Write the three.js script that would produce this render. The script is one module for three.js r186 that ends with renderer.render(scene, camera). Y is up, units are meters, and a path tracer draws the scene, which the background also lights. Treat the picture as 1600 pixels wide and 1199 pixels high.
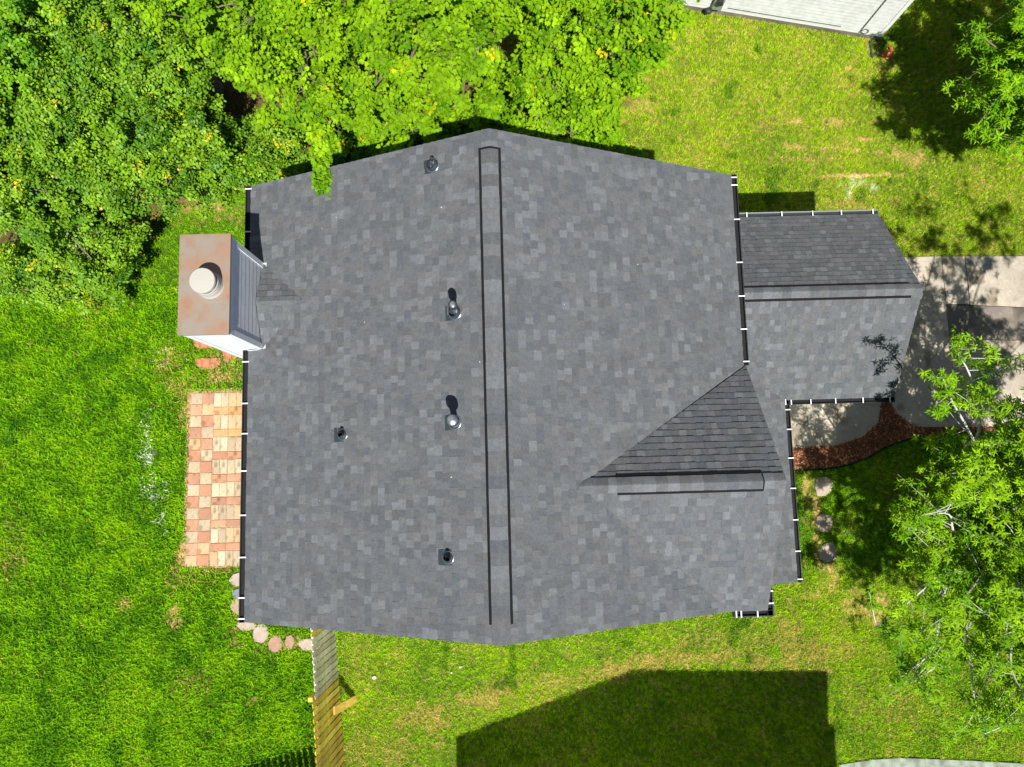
import * as THREE from 'three';
import { Sky } from 'three/addons/objects/Sky.js';
import { mergeGeometries } from 'three/addons/utils/BufferGeometryUtils.js';

// ------------------------------------------------------------------ camera, sky, sun, exposure
const scene = new THREE.Scene();
const camera = new THREE.PerspectiveCamera(58.01, 1600 / 1199, 0.1, 2000);
camera.position.set(0, 18.4, 0);
camera.up.set(0.02639, 0.11157, -0.99341);
camera.lookAt(0.0092 * 10, 18.4 - 9.93737, -1.11363);
scene.add(camera);

const SUN = new THREE.Vector3(0.0866, 1, 0.574).normalize();
const sky = new Sky();
sky.name = 'sky';
sky.userData = { kind: 'structure', label: 'clear blue daytime sky overhead', category: 'sky' };
sky.scale.setScalar(900);
const su = sky.material.uniforms;
su.turbidity.value = 1.6; su.rayleigh.value = 0.4; su.mieCoefficient.value = 0.003; su.mieDirectionalG.value = 0.8;
su.sunPosition.value.copy(SUN);
scene.add(sky);
scene.environmentIntensity = 0.1;

const sun = new THREE.DirectionalLight(new THREE.Color(1, 0.955, 0.88), 5);
sun.position.copy(SUN).multiplyScalar(40);
sun.castShadow = true;
sun.shadow.mapSize.set(4096, 4096);
Object.assign(sun.shadow.camera, { left: -24, right: 24, top: 24, bottom: -24, near: 1, far: 90 });
scene.add(sun, sun.target);

const renderer = new THREE.WebGLRenderer({ antialias: true });
renderer.setSize(1024, 767);
renderer.toneMapping = THREE.LinearToneMapping;
renderer.toneMappingExposure = 1.42;
renderer.shadowMap.enabled = true;

// ------------------------------------------------------------------ helpers
function rng(seed) { let a = seed >>> 0; return () => { a = (a + 0x6d2b79f5) | 0; let t = Math.imul(a ^ (a >>> 15), 1 | a); t = (t + Math.imul(t ^ (t >>> 7), 61 | t)) ^ t; return ((t ^ (t >>> 14)) >>> 0) / 4294967296; }; }
const V = (x, y, z) => new THREE.Vector3(x, y, z);
const lerp = (a, b, t) => a + (b - a) * t;
const clamp = (x, a = 0, b = 1) => Math.min(b, Math.max(a, x));
const sstep = (a, b, x) => { const t = clamp((x - a) / (b - a)); return t * t * (3 - 2 * t); };
function hash(i, j) { let h = Math.imul(i, 374761393) + Math.imul(j, 668265263) | 0; h = Math.imul(h ^ (h >>> 13), 1274126177); return ((h ^ (h >>> 16)) >>> 0) / 4294967296; }
function vnoise(x, y) {
  const i = Math.floor(x), j = Math.floor(y); let u = x - i, v = y - j; u = u * u * (3 - 2 * u); v = v * v * (3 - 2 * v);
  const a = hash(i, j), b = hash(i + 1, j), c = hash(i, j + 1), d = hash(i + 1, j + 1);
  return a + (b - a) * u + (c - a) * v + (a - b - c + d) * u * v;
}
function fbm(x, y, o = 3) { let s = 0, a = 0.5, n = 0; for (let k = 0; k < o; k++) { s += a * vnoise(x, y); n += a; a *= 0.5; x = x * 2.03 + 17.1; y = y * 2.03 + 5.7; } return s / n; }
const used = {};
function numbered(name) { const n = used[name] || 0; used[name] = n + 1; return n ? name + '_' + String(n).padStart(3, '0') : name; }
function tag(o, label, category, group, kind) {
  o.userData.label = label; o.userData.category = category;
  if (group) o.userData.group = group; if (kind) o.userData.kind = kind; return o;
}
function thing(name, label, category, pos = [0, 0, 0], turn = 0, group) {
  const g = new THREE.Group(); g.name = numbered(name); g.position.set(...pos); g.rotation.y = turn; scene.add(g); return tag(g, label, category, group);
}
function part(name, geo, mat, parent) {
  const m = new THREE.Mesh(geo, mat); m.name = parent === scene ? numbered(name) : name; m.castShadow = m.receiveShadow = true; parent.add(m); return m;
}
function geoFrom(pos, idx, uv, col) {
  const g = new THREE.BufferGeometry();
  g.setAttribute('position', new THREE.Float32BufferAttribute(pos, 3));
  if (uv) g.setAttribute('uv', new THREE.Float32BufferAttribute(uv, 2));
  if (col) g.setAttribute('color', new THREE.Float32BufferAttribute(col, 3));
  g.setIndex(idx); g.computeVertexNormals(); return g;
}
function merge(list) { return mergeGeometries(list.map((g) => (g.index ? g.toNonIndexed() : g)), false); }
function boxUV(g) { // uv in metres by dominant normal
  g = g.index ? g.toNonIndexed() : g; g.computeVertexNormals();
  const p = g.attributes.position, n = g.attributes.normal, uv = [];
  for (let i = 0; i < p.count; i++) {
    const ax = Math.abs(n.getX(i)), ay = Math.abs(n.getY(i)), az = Math.abs(n.getZ(i));
    if (ay >= ax && ay >= az) uv.push(p.getX(i), p.getZ(i)); else if (ax >= az) uv.push(p.getZ(i), p.getY(i)); else uv.push(p.getX(i), p.getY(i));
  }
  g.setAttribute('uv', new THREE.Float32BufferAttribute(uv, 2)); return g;
}
function box(x0, x1, y0, y1, z0, z1) { const g = new THREE.BoxGeometry(x1 - x0, y1 - y0, z1 - z0); g.translate((x0 + x1) / 2, (y0 + y1) / 2, (z0 + z1) / 2); return boxUV(g); }
function obox(a, b, w, t, up = V(0, 1, 0)) { // bar from a to b, width w, thickness t
  const d = b.clone().sub(a), L = d.length(); d.normalize();
  const s = new THREE.Vector3().crossVectors(up, d); if (s.lengthSq() < 1e-6) s.set(1, 0, 0); s.normalize();
  const u = new THREE.Vector3().crossVectors(d, s).normalize();
  const g = boxUV(new THREE.BoxGeometry(w, t, L));
  g.applyMatrix4(new THREE.Matrix4().makeBasis(s, u, d).setPosition(a.clone().add(b).multiplyScalar(0.5))); return g;
}
function prismXZ(pts, y0, y1) { // polygon in x,z extruded vertically
  const sh = new THREE.Shape(pts.map(([x, z]) => new THREE.Vector2(x, -z)));
  const g = new THREE.ExtrudeGeometry(sh, { depth: y1 - y0, bevelEnabled: false }); g.rotateX(-Math.PI / 2); g.translate(0, y0, 0); return boxUV(g);
}
function slab(P, t) { // planar polygon P (Vector3[]) thickened downward by t
  const n = new THREE.Vector3().crossVectors(P[1].clone().sub(P[0]), P[2].clone().sub(P[0])).normalize();
  const Q = n.y < 0 ? P.slice().reverse() : P, pos = [], idx = [], N = Q.length;
  for (const p of Q) pos.push(p.x, p.y, p.z); for (const p of Q) pos.push(p.x, p.y - t, p.z);
  for (let i = 1; i < N - 1; i++) { idx.push(0, i, i + 1); idx.push(N, N + i + 1, N + i); }
  for (let i = 0; i < N; i++) { const j = (i + 1) % N; idx.push(i, N + i, j, j, N + i, N + j); }
  return boxUV(geoFrom(pos, idx));
}
function taper(pts, radii, sides = 7) { // tapered tube through points
  const c = new THREE.CatmullRomCurve3(pts), n = Math.max(3, (pts.length - 1) * 4), pos = [], idx = [], uv = [];
  const fr = c.computeFrenetFrames(n, false);
  for (let i = 0; i <= n; i++) {
    const t = i / n, p = c.getPoint(t), k = t * (radii.length - 1), a = Math.min(radii.length - 2, Math.floor(k)), r = lerp(radii[a], radii[a + 1], k - a);
    for (let j = 0; j <= sides; j++) { const th = j / sides * Math.PI * 2, cx = Math.cos(th) * r, cy = Math.sin(th) * r; pos.push(p.x + fr.normals[i].x * cx + fr.binormals[i].x * cy, p.y + fr.normals[i].y * cx + fr.binormals[i].y * cy, p.z + fr.normals[i].z * cx + fr.binormals[i].z * cy); uv.push(j / sides * 0.6, t * 2); }
  }
  for (let i = 0; i < n; i++) for (let j = 0; j < sides; j++) { const a = i * (sides + 1) + j, b = a + sides + 1; idx.push(a, b, a + 1, a + 1, b, b + 1); }
  return geoFrom(pos, idx, uv);
}
function tube(pts, r, sides = 6) { return taper(pts, [r, r], sides); }
const srgb = (r, g, b) => new THREE.Color().setRGB(r / 255, g / 255, b / 255, THREE.SRGBColorSpace);
function noiseTex(w, h, fn, repeat = 1, color = true) { // fn(u,v) -> [r,g,b] 0..1 (sRGB) ; tileable if fn is
  const d = new Uint8Array(w * h * 4);
  for (let j = 0; j < h; j++) for (let i = 0; i < w; i++) { const c = fn(i, j), k = (j * w + i) * 4; d[k] = clamp(c[0]) * 255; d[k + 1] = clamp(c[1]) * 255; d[k + 2] = clamp(c[2]) * 255; d[k + 3] = 255; }
  const t = new THREE.DataTexture(d, w, h); t.wrapS = t.wrapT = THREE.RepeatWrapping; t.magFilter = THREE.LinearFilter; t.minFilter = THREE.LinearMipmapLinearFilter; t.generateMipmaps = true;
  if (color) t.colorSpace = THREE.SRGBColorSpace; t.repeat.set(repeat, repeat); t.needsUpdate = true; return t;
}
function tnoise(x, y, per) { // tileable value noise with period per (integer lattice)
  const i = Math.floor(x), j = Math.floor(y); let u = x - i, v = y - j; u = u * u * (3 - 2 * u); v = v * v * (3 - 2 * v);
  const m = (k) => ((k % per) + per) % per;
  const a = hash(m(i), m(j) + 991), b = hash(m(i + 1), m(j) + 991), c = hash(m(i), m(j + 1) + 991), d = hash(m(i + 1), m(j + 1) + 991);
  return a + (b - a) * u + (c - a) * v + (a - b - c + d) * u * v;
}
const grainTex = (amp, big, rep) => noiseTex(256, 256, (i, j) => { const f = 1 - amp + amp * hash(i, j) * 1 + big * (tnoise(i / 16, j / 16, 16) - 0.5) + big * 0.7 * (tnoise(i / 64, j / 64, 4) - 0.5); return [f, f, f]; }, rep);
const stainTex = (s, amp) => noiseTex(512, 512, (i, j) => { const a = tnoise(i / 64 + s, j / 64, 8), b = tnoise(i / 20, j / 20 + s, 0 + 512), c = tnoise(i / 6, j / 6, 512), k = sstep(0.62, 0.85, tnoise(i / 32 + s * 3, j / 32 + 2, 16)), crack = Math.abs(tnoise(i / 70 + 5 * s, j / 70, 512) - 0.5) < 0.004 ? 0.8 : 1, f = (1 - amp * 0.6 * a - amp * 0.35 * b - amp * 0.3 * c - 0.16 * k + 0.1 * (hash(i, j) - 0.5)) * crack; return [f, f * (1 - 0.02 * k), f * (1 - 0.06 * k)]; }, 0.22);
const bumpTex = (rep) => noiseTex(256, 256, (i, j) => { const f = 0.5 * hash(i, j + 77) + 0.5 * tnoise(i / 8, j / 8, 32); return [f, f, f]; }, rep, false);
const std = (o) => new THREE.MeshStandardMaterial({ roughness: 0.9, metalness: 0, ...o });

// ------------------------------------------------------------------ materials
const granule = grainTex(0.42, 0.07, 1.6), bump1 = bumpTex(2);
const M = {
  concrete: std({ color: srgb(202, 191, 174), map: stainTex(3, 0.22), bumpMap: bump1, bumpScale: 0.003 }),
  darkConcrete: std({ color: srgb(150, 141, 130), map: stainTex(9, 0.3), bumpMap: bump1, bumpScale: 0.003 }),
  white: std({ color: srgb(232, 234, 236), roughness: 0.55 }),
  trim: std({ color: srgb(232, 238, 244), roughness: 0.5 }),
  siding: std({ color: srgb(238, 241, 245), roughness: 0.6, map: grainTex(0.05, 0.05, 0.7) }),
  nsiding: std({ color: srgb(222, 223, 224), roughness: 0.6, map: grainTex(0.06, 0.08, 0.7) }),
  gutter: std({ color: srgb(26, 28, 32), roughness: 0.6 }),
  gutterGrey: std({ color: srgb(150, 154, 160), roughness: 0.45, metalness: 0.3 }),
  strap: std({ color: srgb(240, 240, 244), roughness: 0.4 }),
  black: std({ color: srgb(14, 16, 20), roughness: 0.85 }),
  lead: std({ color: srgb(62, 70, 76), roughness: 0.5, metalness: 0.35 }),
  galv: std({ color: srgb(176, 184, 190), roughness: 0.28, metalness: 0.85 }),
  deck: std({ color: srgb(60, 60, 62) }),
  soil: std({ color: srgb(168, 104, 66), map: grainTex(0.3, 0.3, 0.8) }),
  ironDark: std({ color: srgb(40, 46, 44), roughness: 0.6 }),
  cable: std({ color: srgb(60, 64, 70), roughness: 0.6 }),
};
// ------------------------------------------------------------------ ground, paving and what the lawn leaves out
const LX0 = -17, LX1 = 19, LZ0 = -16, LZ1 = 11;
// dry, bare and whitened patches of the lawn: x, z, half length, half width, degrees, strength, kind (0 dry, 1 bare clay, 2 whitened)
const PATCHES = [
[-8.04,-7.19,0.48,0.22,0,1.00,1],[-8.57,-7.09,0.86,0.24,0,0.60,1],[-7.25,-7.03,0.21,0.34,0,0.50,1],[-6.38,-7.74,0.43,0.26,0,0.60,1],[3.37,-10.40,0.77,0.28,0,0.80,1],[3.97,-9.81,0.60,0.26,0,0.60,1],
[2.61,-9.34,0.48,0.17,0,0.90,1],[1.54,-9.49,0.26,0.14,0,0.90,1],[8.22,-9.24,0.38,0.14,0,0.90,1],[9.39,-9.21,0.48,0.15,0,0.70,1],[8.38,-8.48,0.62,0.10,0,0.90,1],[9.24,-8.45,0.52,0.10,0,1.00,1],
[9.90,-8.34,0.43,0.10,0,0.90,1],[11.05,-8.21,0.62,0.17,0,0.70,1],[10.10,-8.67,0.52,0.09,0,0.90,1],[11.65,-7.94,0.28,0.24,0,0.70,1],[9.95,-10.76,0.10,0.21,0,0.90,1],[7.22,-9.83,0.41,0.21,0,0.60,0],
[6.63,-11.96,0.38,0.24,0,0.70,0],[7.53,-9.16,0.86,0.34,0,0.60,0],[6.06,-8.63,0.52,0.26,0,0.50,0],[5.69,-8.36,1.03,0.34,0,0.50,0],[9.43,-8.09,1.03,0.21,0,0.60,0],[8.36,-8.11,0.86,0.17,0,0.70,0],
[9.93,-7.61,1.07,0.07,0,1.00,1],[9.50,-6.79,1.03,0.21,0,0.80,0],[10.85,-11.08,0.28,0.21,0,0.90,1],[10.91,-10.70,0.43,0.31,0,0.60,0],[9.91,-7.39,0.45,0.17,0,1.00,2],[9.61,-7.05,0.12,0.12,0,1.00,2],
[13.56,-7.24,0.34,0.10,0,0.50,1],[10.65,-5.76,0.34,0.14,0,0.50,1],[-3.31,7.20,1.20,0.48,0,0.60,0],[-2.33,6.45,1.03,0.38,0,0.80,0],[-0.70,6.04,1.55,0.34,-10,1.00,0],[1.10,5.67,1.55,0.31,-14,1.00,0],
[2.92,5.36,1.55,0.24,-14,1.00,0],[4.74,5.14,1.20,0.21,-5,0.90,0],[5.42,4.72,0.86,0.34,0,0.50,0],[6.25,4.74,0.86,0.28,0,0.50,0],[7.16,4.77,0.41,0.79,0,0.80,0],[6.54,5.30,1.03,0.21,0,0.80,0],
[8.04,5.11,1.03,0.43,0,0.70,0],[9.04,3.99,0.65,0.45,0,0.80,1],[8.35,3.27,0.24,0.52,0,0.70,1],[8.05,1.74,0.14,1.03,0,0.90,1],[7.88,1.12,0.14,0.69,0,0.80,1],[7.90,3.67,0.52,0.14,0,0.60,1],
[4.26,4.76,0.52,0.17,0,0.50,0],[2.29,4.79,0.69,0.17,0,0.40,0],[-8.68,3.60,0.19,0.29,0,1.00,1],[-9.95,3.35,0.24,0.15,0,0.80,0],[-9.47,-0.61,0.14,0.83,0,0.80,2],[-9.30,0.56,0.17,0.52,0,0.50,2],
[-8.99,0.91,0.14,0.52,0,0.35,2],[-9.15,-3.08,0.24,0.21,0,0.50,2],[-8.98,-2.99,0.38,0.38,0,0.60,0],[-8.62,-2.29,0.38,0.45,0,0.60,0],[-8.52,-1.60,0.17,0.52,0,0.70,1],[-8.52,2.15,0.14,0.43,0,0.90,1],
[-7.75,2.62,0.69,0.10,0,0.60,1],[-7.60,-2.43,0.65,0.21,0,0.70,1],[-7.61,-2.95,0.83,0.58,0,0.45,1],[-8.24,2.80,0.69,0.34,0,0.30,0],[-5.59,4.53,0.77,0.24,0,0.60,1],[-7.07,3.56,0.24,0.95,0,0.50,1],
[-8.18,5.35,0.43,0.26,0,0.35,0],[-6.63,5.85,0.14,0.10,0,0.60,1],[-3.95,5.08,0.52,0.69,0,0.35,0],[-12.89,1.94,0.52,0.69,0,0.30,0],[-11.02,-4.97,0.69,1.03,0,0.30,0],[9.09,6.40,2.06,0.52,0,0.35,0],
[11.43,2.63,1.03,0.69,0,0.50,1],[10.73,1.12,1.03,0.69,0,0.40,1],[-8.49,-7.61,1.03,0.69,0,0.80,1],[-10.23,-7.10,1.03,0.69,0,0.50,1],[-6.40,-8.85,1.03,0.52,0,0.70,1],[-2.50,-8.75,1.55,0.52,-14,0.70,1],
[0.19,-9.24,1.03,0.24,0,0.90,1],[1.79,-8.93,1.03,0.24,12,0.70,1]
].map((p) => [...p, Math.cos(p[4] * Math.PI / 180), Math.sin(p[4] * Math.PI / 180)]);
function inPoly(P, x, z) { let c = false; for (let i = 0, j = P.length - 1; i < P.length; j = i++) if ((P[i][1] > z) !== (P[j][1] > z) && x < (P[j][0] - P[i][0]) * (z - P[i][1]) / (P[j][1] - P[i][1]) + P[i][0]) c = !c; return c; }
const walkPoly = [[4.4, -1.6], [10.12, -1.6], [10.09, -1.3], [10.02, -0.98], [9.9, -0.74], [9.7, -0.53], [9.44, -0.37], [9.1, -0.24], [8.7, -0.16], [8.3, -0.135], [7.5, -0.13], [4.4, -0.13]];
const mulchPoly = [[4.4, -0.13], [7.5, -0.13], [8.7, -0.16], [9.44, -0.37], [9.9, -0.74], [10.12, -1.6], [10.2, -1.6], [10.33, -1.1], [10.56, -0.83], [10.88, -0.6], [12.2, -0.55], [18, -0.5], [18, -0.42], [12.2, -0.45], [11.0, -0.4], [10.5, -0.28], [10.0, -0.12], [9.6, 0.1], [9.1, 0.27], [8.5, 0.38], [7.5, 0.42], [4.4, 0.42]];
const apronPoly = [[8.5, -5.25], [12.02, -5.25], [12.02, -0.585], [10.95, -0.6], [10.72, -0.68], [10.53, -0.83], [10.4, -1.0], [10.3, -1.25], [10.24, -1.6], [8.5, -1.6]];
const DRIVE = [
  ['concrete', apronPoly],
  ['concrete', [[12.035, -5.24], [12.66, -5.23], [12.66, -3.9], [12.035, -3.92]]],
  ['concrete', [[12.685, -5.23], [18, -5.12], [18, -3.52], [12.685, -3.88]]],
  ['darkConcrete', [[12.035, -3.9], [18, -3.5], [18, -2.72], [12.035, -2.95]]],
  ['concrete', [[12.035, -2.935], [18, -2.705], [18, -0.52], [12.035, -0.57]]],
];
const pathPoly = [[8.15, 7.84], [9.0, 7.74], [9.7, 7.72], [11, 7.8], [12.9, 7.95], [14.5, 8.3], [14.5, 9.6], [9.2, 9.2], [8.9, 8.6], [8.2, 8.5]];
const patioRect = [-8.42, -4.6, -2.06, 2.5];
const nbA = -0.196, nbC = [10.83, -11.63];
function inNorthHouse(x, z) { const c = Math.cos(nbA), s = Math.sin(nbA), dx = x - nbC[0], dz = z - nbC[1], lx = c * dx - s * dz, lz = s * dx + c * dz; return lx < 0.02 && lx > -10 && lz < 0.03 && lz > -8; }
const STONES = [ // x, z, half length, half width, turn, kind
  [-7.0, 2.84, 0.24, 0.19, 0.1, 0], [-6.98, 3.2, 0.22, 0.13, -0.1, 1], [-6.97, 3.53, 0.24, 0.2, 0.3, 2], [-6.82, 3.98, 0.26, 0.15, 0.1, 0],
  [-6.44, 4.22, 0.22, 0.24, 0.35, 0], [-6.06, 4.48, 0.18, 0.23, 0.5, 3], [-5.7, 4.45, 0.12, 0.18, 0.2, 3], [-5.2, 4.52, 0.3, 0.14, 0.15, 0],
  [8.29, 0.89, 0.24, 0.26, 0.25, 0], [8.24, 1.85, 0.22, 0.24, 0.1, 0], [8.29, 2.59, 0.22, 0.25, 0.5, 0],
  [-8.02, -3.36, 0.36, 0.13, 0, 4], [-7.95, -2.82, 0.33, 0.16, 0.05, 4], [-7.35, -3.1, 0.22, 0.22, 0.2, 4],
];
function noGrass(x, z) { // 1 inside paving and buildings
  if (x > -4.75 && x < 4.45 && z > -5.4 && z < 2.65) return true;
  if (x > 4.3 && x < 8.65 && z > -5.3 && z < -1.5) return true;
  if (x > -5.5 && x < -4.6 && z > -4 && z < -2.2) return true;
  if (x > patioRect[0] && x < patioRect[1] && z > patioRect[2] && z < patioRect[3]) return true;
  if (x > 8.4 && z > -5.27 && z < -0.4 && (x > 12 || inPoly(apronPoly, x, z))) return true;
  if (x > 4 && z > -1.7 && z < 0.5 && (inPoly(walkPoly, x, z) || inPoly(mulchPoly, x, z))) return true;
  if (z > 7.6 && inPoly(pathPoly, x, z)) return true;
  if (z < -9 && inNorthHouse(x, z)) return true;
  for (const s of STONES) { const dx = x - s[0], dz = z - s[1]; if (dx * dx + dz * dz < 0.2 && (dx / s[2]) ** 2 + (dz / s[3]) ** 2 < 0.85) return true; }
  if (z > 8.7 && x > -1 && x < 8.3) return true;
  return false;
}
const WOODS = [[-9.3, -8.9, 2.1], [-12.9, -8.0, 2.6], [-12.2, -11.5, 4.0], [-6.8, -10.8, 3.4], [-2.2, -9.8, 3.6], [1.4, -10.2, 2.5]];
const L = { dry: 0, bare: 0, white: 0, yel: 0, litter: 0 };
function lawn(x, z) { // fills L with what grows at x, z
  const a = fbm(x * 0.5 + 3, z * 0.5 + 8, 3), b = fbm(x * 2.1, z * 2.1 + 40, 3), c = fbm(x * 6.5 + 9, z * 6.5, 2);
  const back = sstep(-4.2, -4.7, x) * sstep(-5.5, -3.5, z), south = sstep(2.6, 3.4, z) * sstep(-4.6, -4.0, x), north = sstep(1, 3, x) * sstep(-4.5, -5.6, z);
  L.yel = clamp(back * (0.12 + 0.5 * (b - 0.45)) + south * (0.62 + 0.9 * (a - 0.5)) + north * (0.72 + 0.8 * (a - 0.5)) + (1 - back - south - north) * 0.3 + 0.25 * (a - 0.5));
  let dry = back * 0.008 + south * 0.1 + north * 0.26 + 0.25 * sstep(0.55, 0.8, b) * (1 - back * 0.9), bare = 0, white = 0;
  for (const p of PATCHES) {
    const dx = x - p[0], dz = z - p[1], R = Math.max(p[2], p[3]) * 1.7; if (dx > R || dx < -R || dz > R || dz < -R) continue;
    const u = (dx * p[7] + dz * p[8]) / p[2], v = (-dx * p[8] + dz * p[7]) / p[3], r = Math.sqrt(u * u + v * v) + (b - 0.5) * 1.8 + (c - 0.5) * 1.6;
    const w = p[5] * sstep(1.6, -0.1, r) * (p[6] === 1 ? 0.85 : 1); if (w <= 0) continue;
    if (p[6] === 0) dry = Math.max(dry, w); else if (p[6] === 1) { bare = Math.max(bare, w); dry = Math.max(dry, w * 0.7); } else white = Math.max(white, w);
  }
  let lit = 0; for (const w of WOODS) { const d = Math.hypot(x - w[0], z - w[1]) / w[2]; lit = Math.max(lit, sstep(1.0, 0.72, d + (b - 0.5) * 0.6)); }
  L.dry = dry; L.bare = bare; L.white = white; L.litter = lit; L.n = b; L.m = c;
}
{
  const g = new THREE.CircleGeometry(700, 48); g.rotateX(-Math.PI / 2); const uv = g.attributes.uv; for (let i = 0; i < uv.count; i++) uv.setXY(i, uv.getX(i) * 1400, uv.getY(i) * 1400);
  const far = std({ color: srgb(88, 112, 48), map: grainTex(0.3, 0.4, 0.06) });
  const gm = part('ground', g, far, scene); gm.position.y = -0.004; tag(gm, 'grassy ground running out to the horizon', 'ground', null, 'structure');
  const w = 2048, h = 1536, d = new Uint8Array(w * h * 4);
  for (let j = 0; j < h; j++) for (let i = 0; i < w; i++) {
    const x = lerp(LX0, LX1, (i + 0.5) / w), z = lerp(LZ1, LZ0, (j + 0.5) / h); lawn(x, z);
    const f = 0.72 + 0.56 * hash(i, j), t = clamp(L.dry * 1.1), s = clamp(L.bare * 1.15 + (L.m - 0.5) * 0.6 * L.bare);
    let r = lerp(58, 104, L.yel), gg = lerp(92, 118, L.yel), b = lerp(16, 20, L.yel);
    r = lerp(r, 168, t * 0.8); gg = lerp(gg, 142, t * 0.8); b = lerp(b, 70, t * 0.8);
    r = lerp(r, 186, s); gg = lerp(gg, 148, s); b = lerp(b, 96, s);
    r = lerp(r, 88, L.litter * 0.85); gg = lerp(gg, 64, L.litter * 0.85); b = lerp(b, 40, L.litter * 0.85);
    r = lerp(r, 232, L.white * 0.5); gg = lerp(gg, 230, L.white * 0.5); b = lerp(b, 214, L.white * 0.5);
    const k = (j * w + i) * 4; d[k] = clamp(r * f, 0, 255); d[k + 1] = clamp(gg * f, 0, 255); d[k + 2] = clamp(b * f, 0, 255); d[k + 3] = 255;
  }
  const t = new THREE.DataTexture(d, w, h); t.magFilter = THREE.LinearFilter; t.minFilter = THREE.LinearMipmapLinearFilter; t.generateMipmaps = true; t.colorSpace = THREE.SRGBColorSpace; t.needsUpdate = true;
  const pg = new THREE.PlaneGeometry(LX1 - LX0, LZ1 - LZ0, 1, 1); pg.rotateX(-Math.PI / 2); pg.translate((LX0 + LX1) / 2, 0, (LZ0 + LZ1) / 2);
  tag(part('yard_soil', pg, std({ map: t }), scene), 'soil and thatch of the yard with bare clay patches', 'soil', null, 'structure');
}
// grass tufts
{
  function tuftGeo(seed, n, spread, hmin, hmax, wd) {
    const R = rng(seed), pos = [], idx = [];
    for (let k = 0; k < n; k++) {
      const a = R() * 6.283, r0 = R() * spread, bx = Math.cos(a) * r0, bz = Math.sin(a) * r0, h = lerp(hmin, hmax, R()), th = R() * 6.283, le = h * lerp(0.3, 1.1, R()), w = wd * lerp(0.7, 1.3, R());
      const dx = Math.cos(th), dz = Math.sin(th), sx = -dz * w, sz = dx * w, i0 = pos.length / 3;
      pos.push(bx - sx, -0.005, bz - sz, bx + sx, -0.005, bz + sz, bx + dx * le * 0.4 - sx * 0.9, h * 0.7, bz + dz * le * 0.4 - sz * 0.9, bx + dx * le * 0.4 + sx * 0.9, h * 0.7, bz + dz * le * 0.4 + sz * 0.9, bx + dx * le, h * lerp(0.75, 1, R()), bz + dz * le);
      idx.push(i0, i0 + 1, i0 + 2, i0 + 1, i0 + 3, i0 + 2, i0 + 2, i0 + 3, i0 + 4);
    }
    return geoFrom(pos, idx);
  }
  const gm = new THREE.MeshPhysicalMaterial({ color: 0xffffff, roughness: 0.75, transmission: 0.25, thickness: 0, side: THREE.DoubleSide, specularIntensity: 0.12 });
  const geos = [tuftGeo(5, 8, 0.04, 0.03, 0.085, 0.006), tuftGeo(6, 8, 0.04, 0.028, 0.07, 0.006)];
  const sets = [[], []], cols = [[], []], R = rng(77), e = new THREE.Euler(), q = new THREE.Quaternion(), m = new THREE.Matrix4(), col = new THREE.Color();
  const gA = srgb(120, 180, 14), gB = srgb(76, 134, 8), yA = srgb(176, 212, 6), yB = srgb(132, 184, 4), straw = srgb(206, 186, 104), pale = srgb(226, 232, 206), strawG = srgb(176, 170, 60), weedC = srgb(60, 122, 20);
  const x0 = -15.2, x1 = 16.4, z0 = -14.6, z1 = 9.6, st = 0.0465;
  for (let x = x0; x < x1; x += st) for (let z = z0; z < z1; z += st) {
    const px = x + (R() - 0.5) * 0.06, pz = z + (R() - 0.5) * 0.06, r1 = R(), r2 = R(), r3 = R(), r4 = R(), r5 = R();
    if (noGrass(px, pz)) continue; lawn(px, pz);
    if (r1 < clamp(L.bare * 1.05 - 0.05, 0, 0.86) || r1 < L.litter * 0.93) continue;
    const back = px < -4.4 && pz > -5 ? 1 : 0;
    const tone = clamp(0.5 + (L.n - 0.5) * 2.0 + (L.m - 0.5) * 0.8 + (r2 - 0.5) * 1.0);
    col.copy(gB).lerp(gA, tone); const y2 = yB.clone().lerp(yA, tone); col.lerp(y2, clamp(L.yel + (r3 - 0.5) * 0.35));
    if (r4 < L.dry * 0.95) col.lerp(straw, 0.55 + 0.45 * r5); else col.lerp(strawG, L.dry * 0.5);
    if (r5 < L.white * 0.5) col.lerp(pale, 0.8);
    col.multiplyScalar(0.68 + 0.64 * r2);
    const weed = vnoise(px * 2.3 + 50, pz * 2.3) > 0.9 && vnoise(px * 9, pz * 9) > 0.35; if (weed) col.lerp(weedC, 0.65);
    const sc = (weed ? 1.45 : 1) * (back ? 1.15 : 0.95) * (0.7 + 0.6 * r2) * (1 - 0.35 * L.bare);
    e.set((r3 - 0.5) * 0.5, r1 * 40, (r4 - 0.5) * 0.5); q.setFromEuler(e); m.compose(V(px, 0, pz), q, V(sc, sc * (0.8 + 0.5 * r4), sc));
    const k = back ? 0 : 1; sets[k].push(m.clone()); cols[k].push(col.r, col.g, col.b);
  }
  ['lush green mown grass of the fenced back lawn beside the brick patio', 'yellow-green patchy grass of the side and front lawns'].forEach((lab, k) => {
    const im = new THREE.InstancedMesh(geos[k], gm, sets[k].length); im.name = numbered('lawn_grass'); sets[k].forEach((mm, i) => im.setMatrixAt(i, mm));
    im.instanceColor = new THREE.InstancedBufferAttribute(new Float32Array(cols[k]), 3); im.castShadow = im.receiveShadow = true; scene.add(im); tag(im, lab, 'grass', null, 'stuff');
  });
  console.log('grass', sets[0].length, sets[1].length);
}
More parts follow.
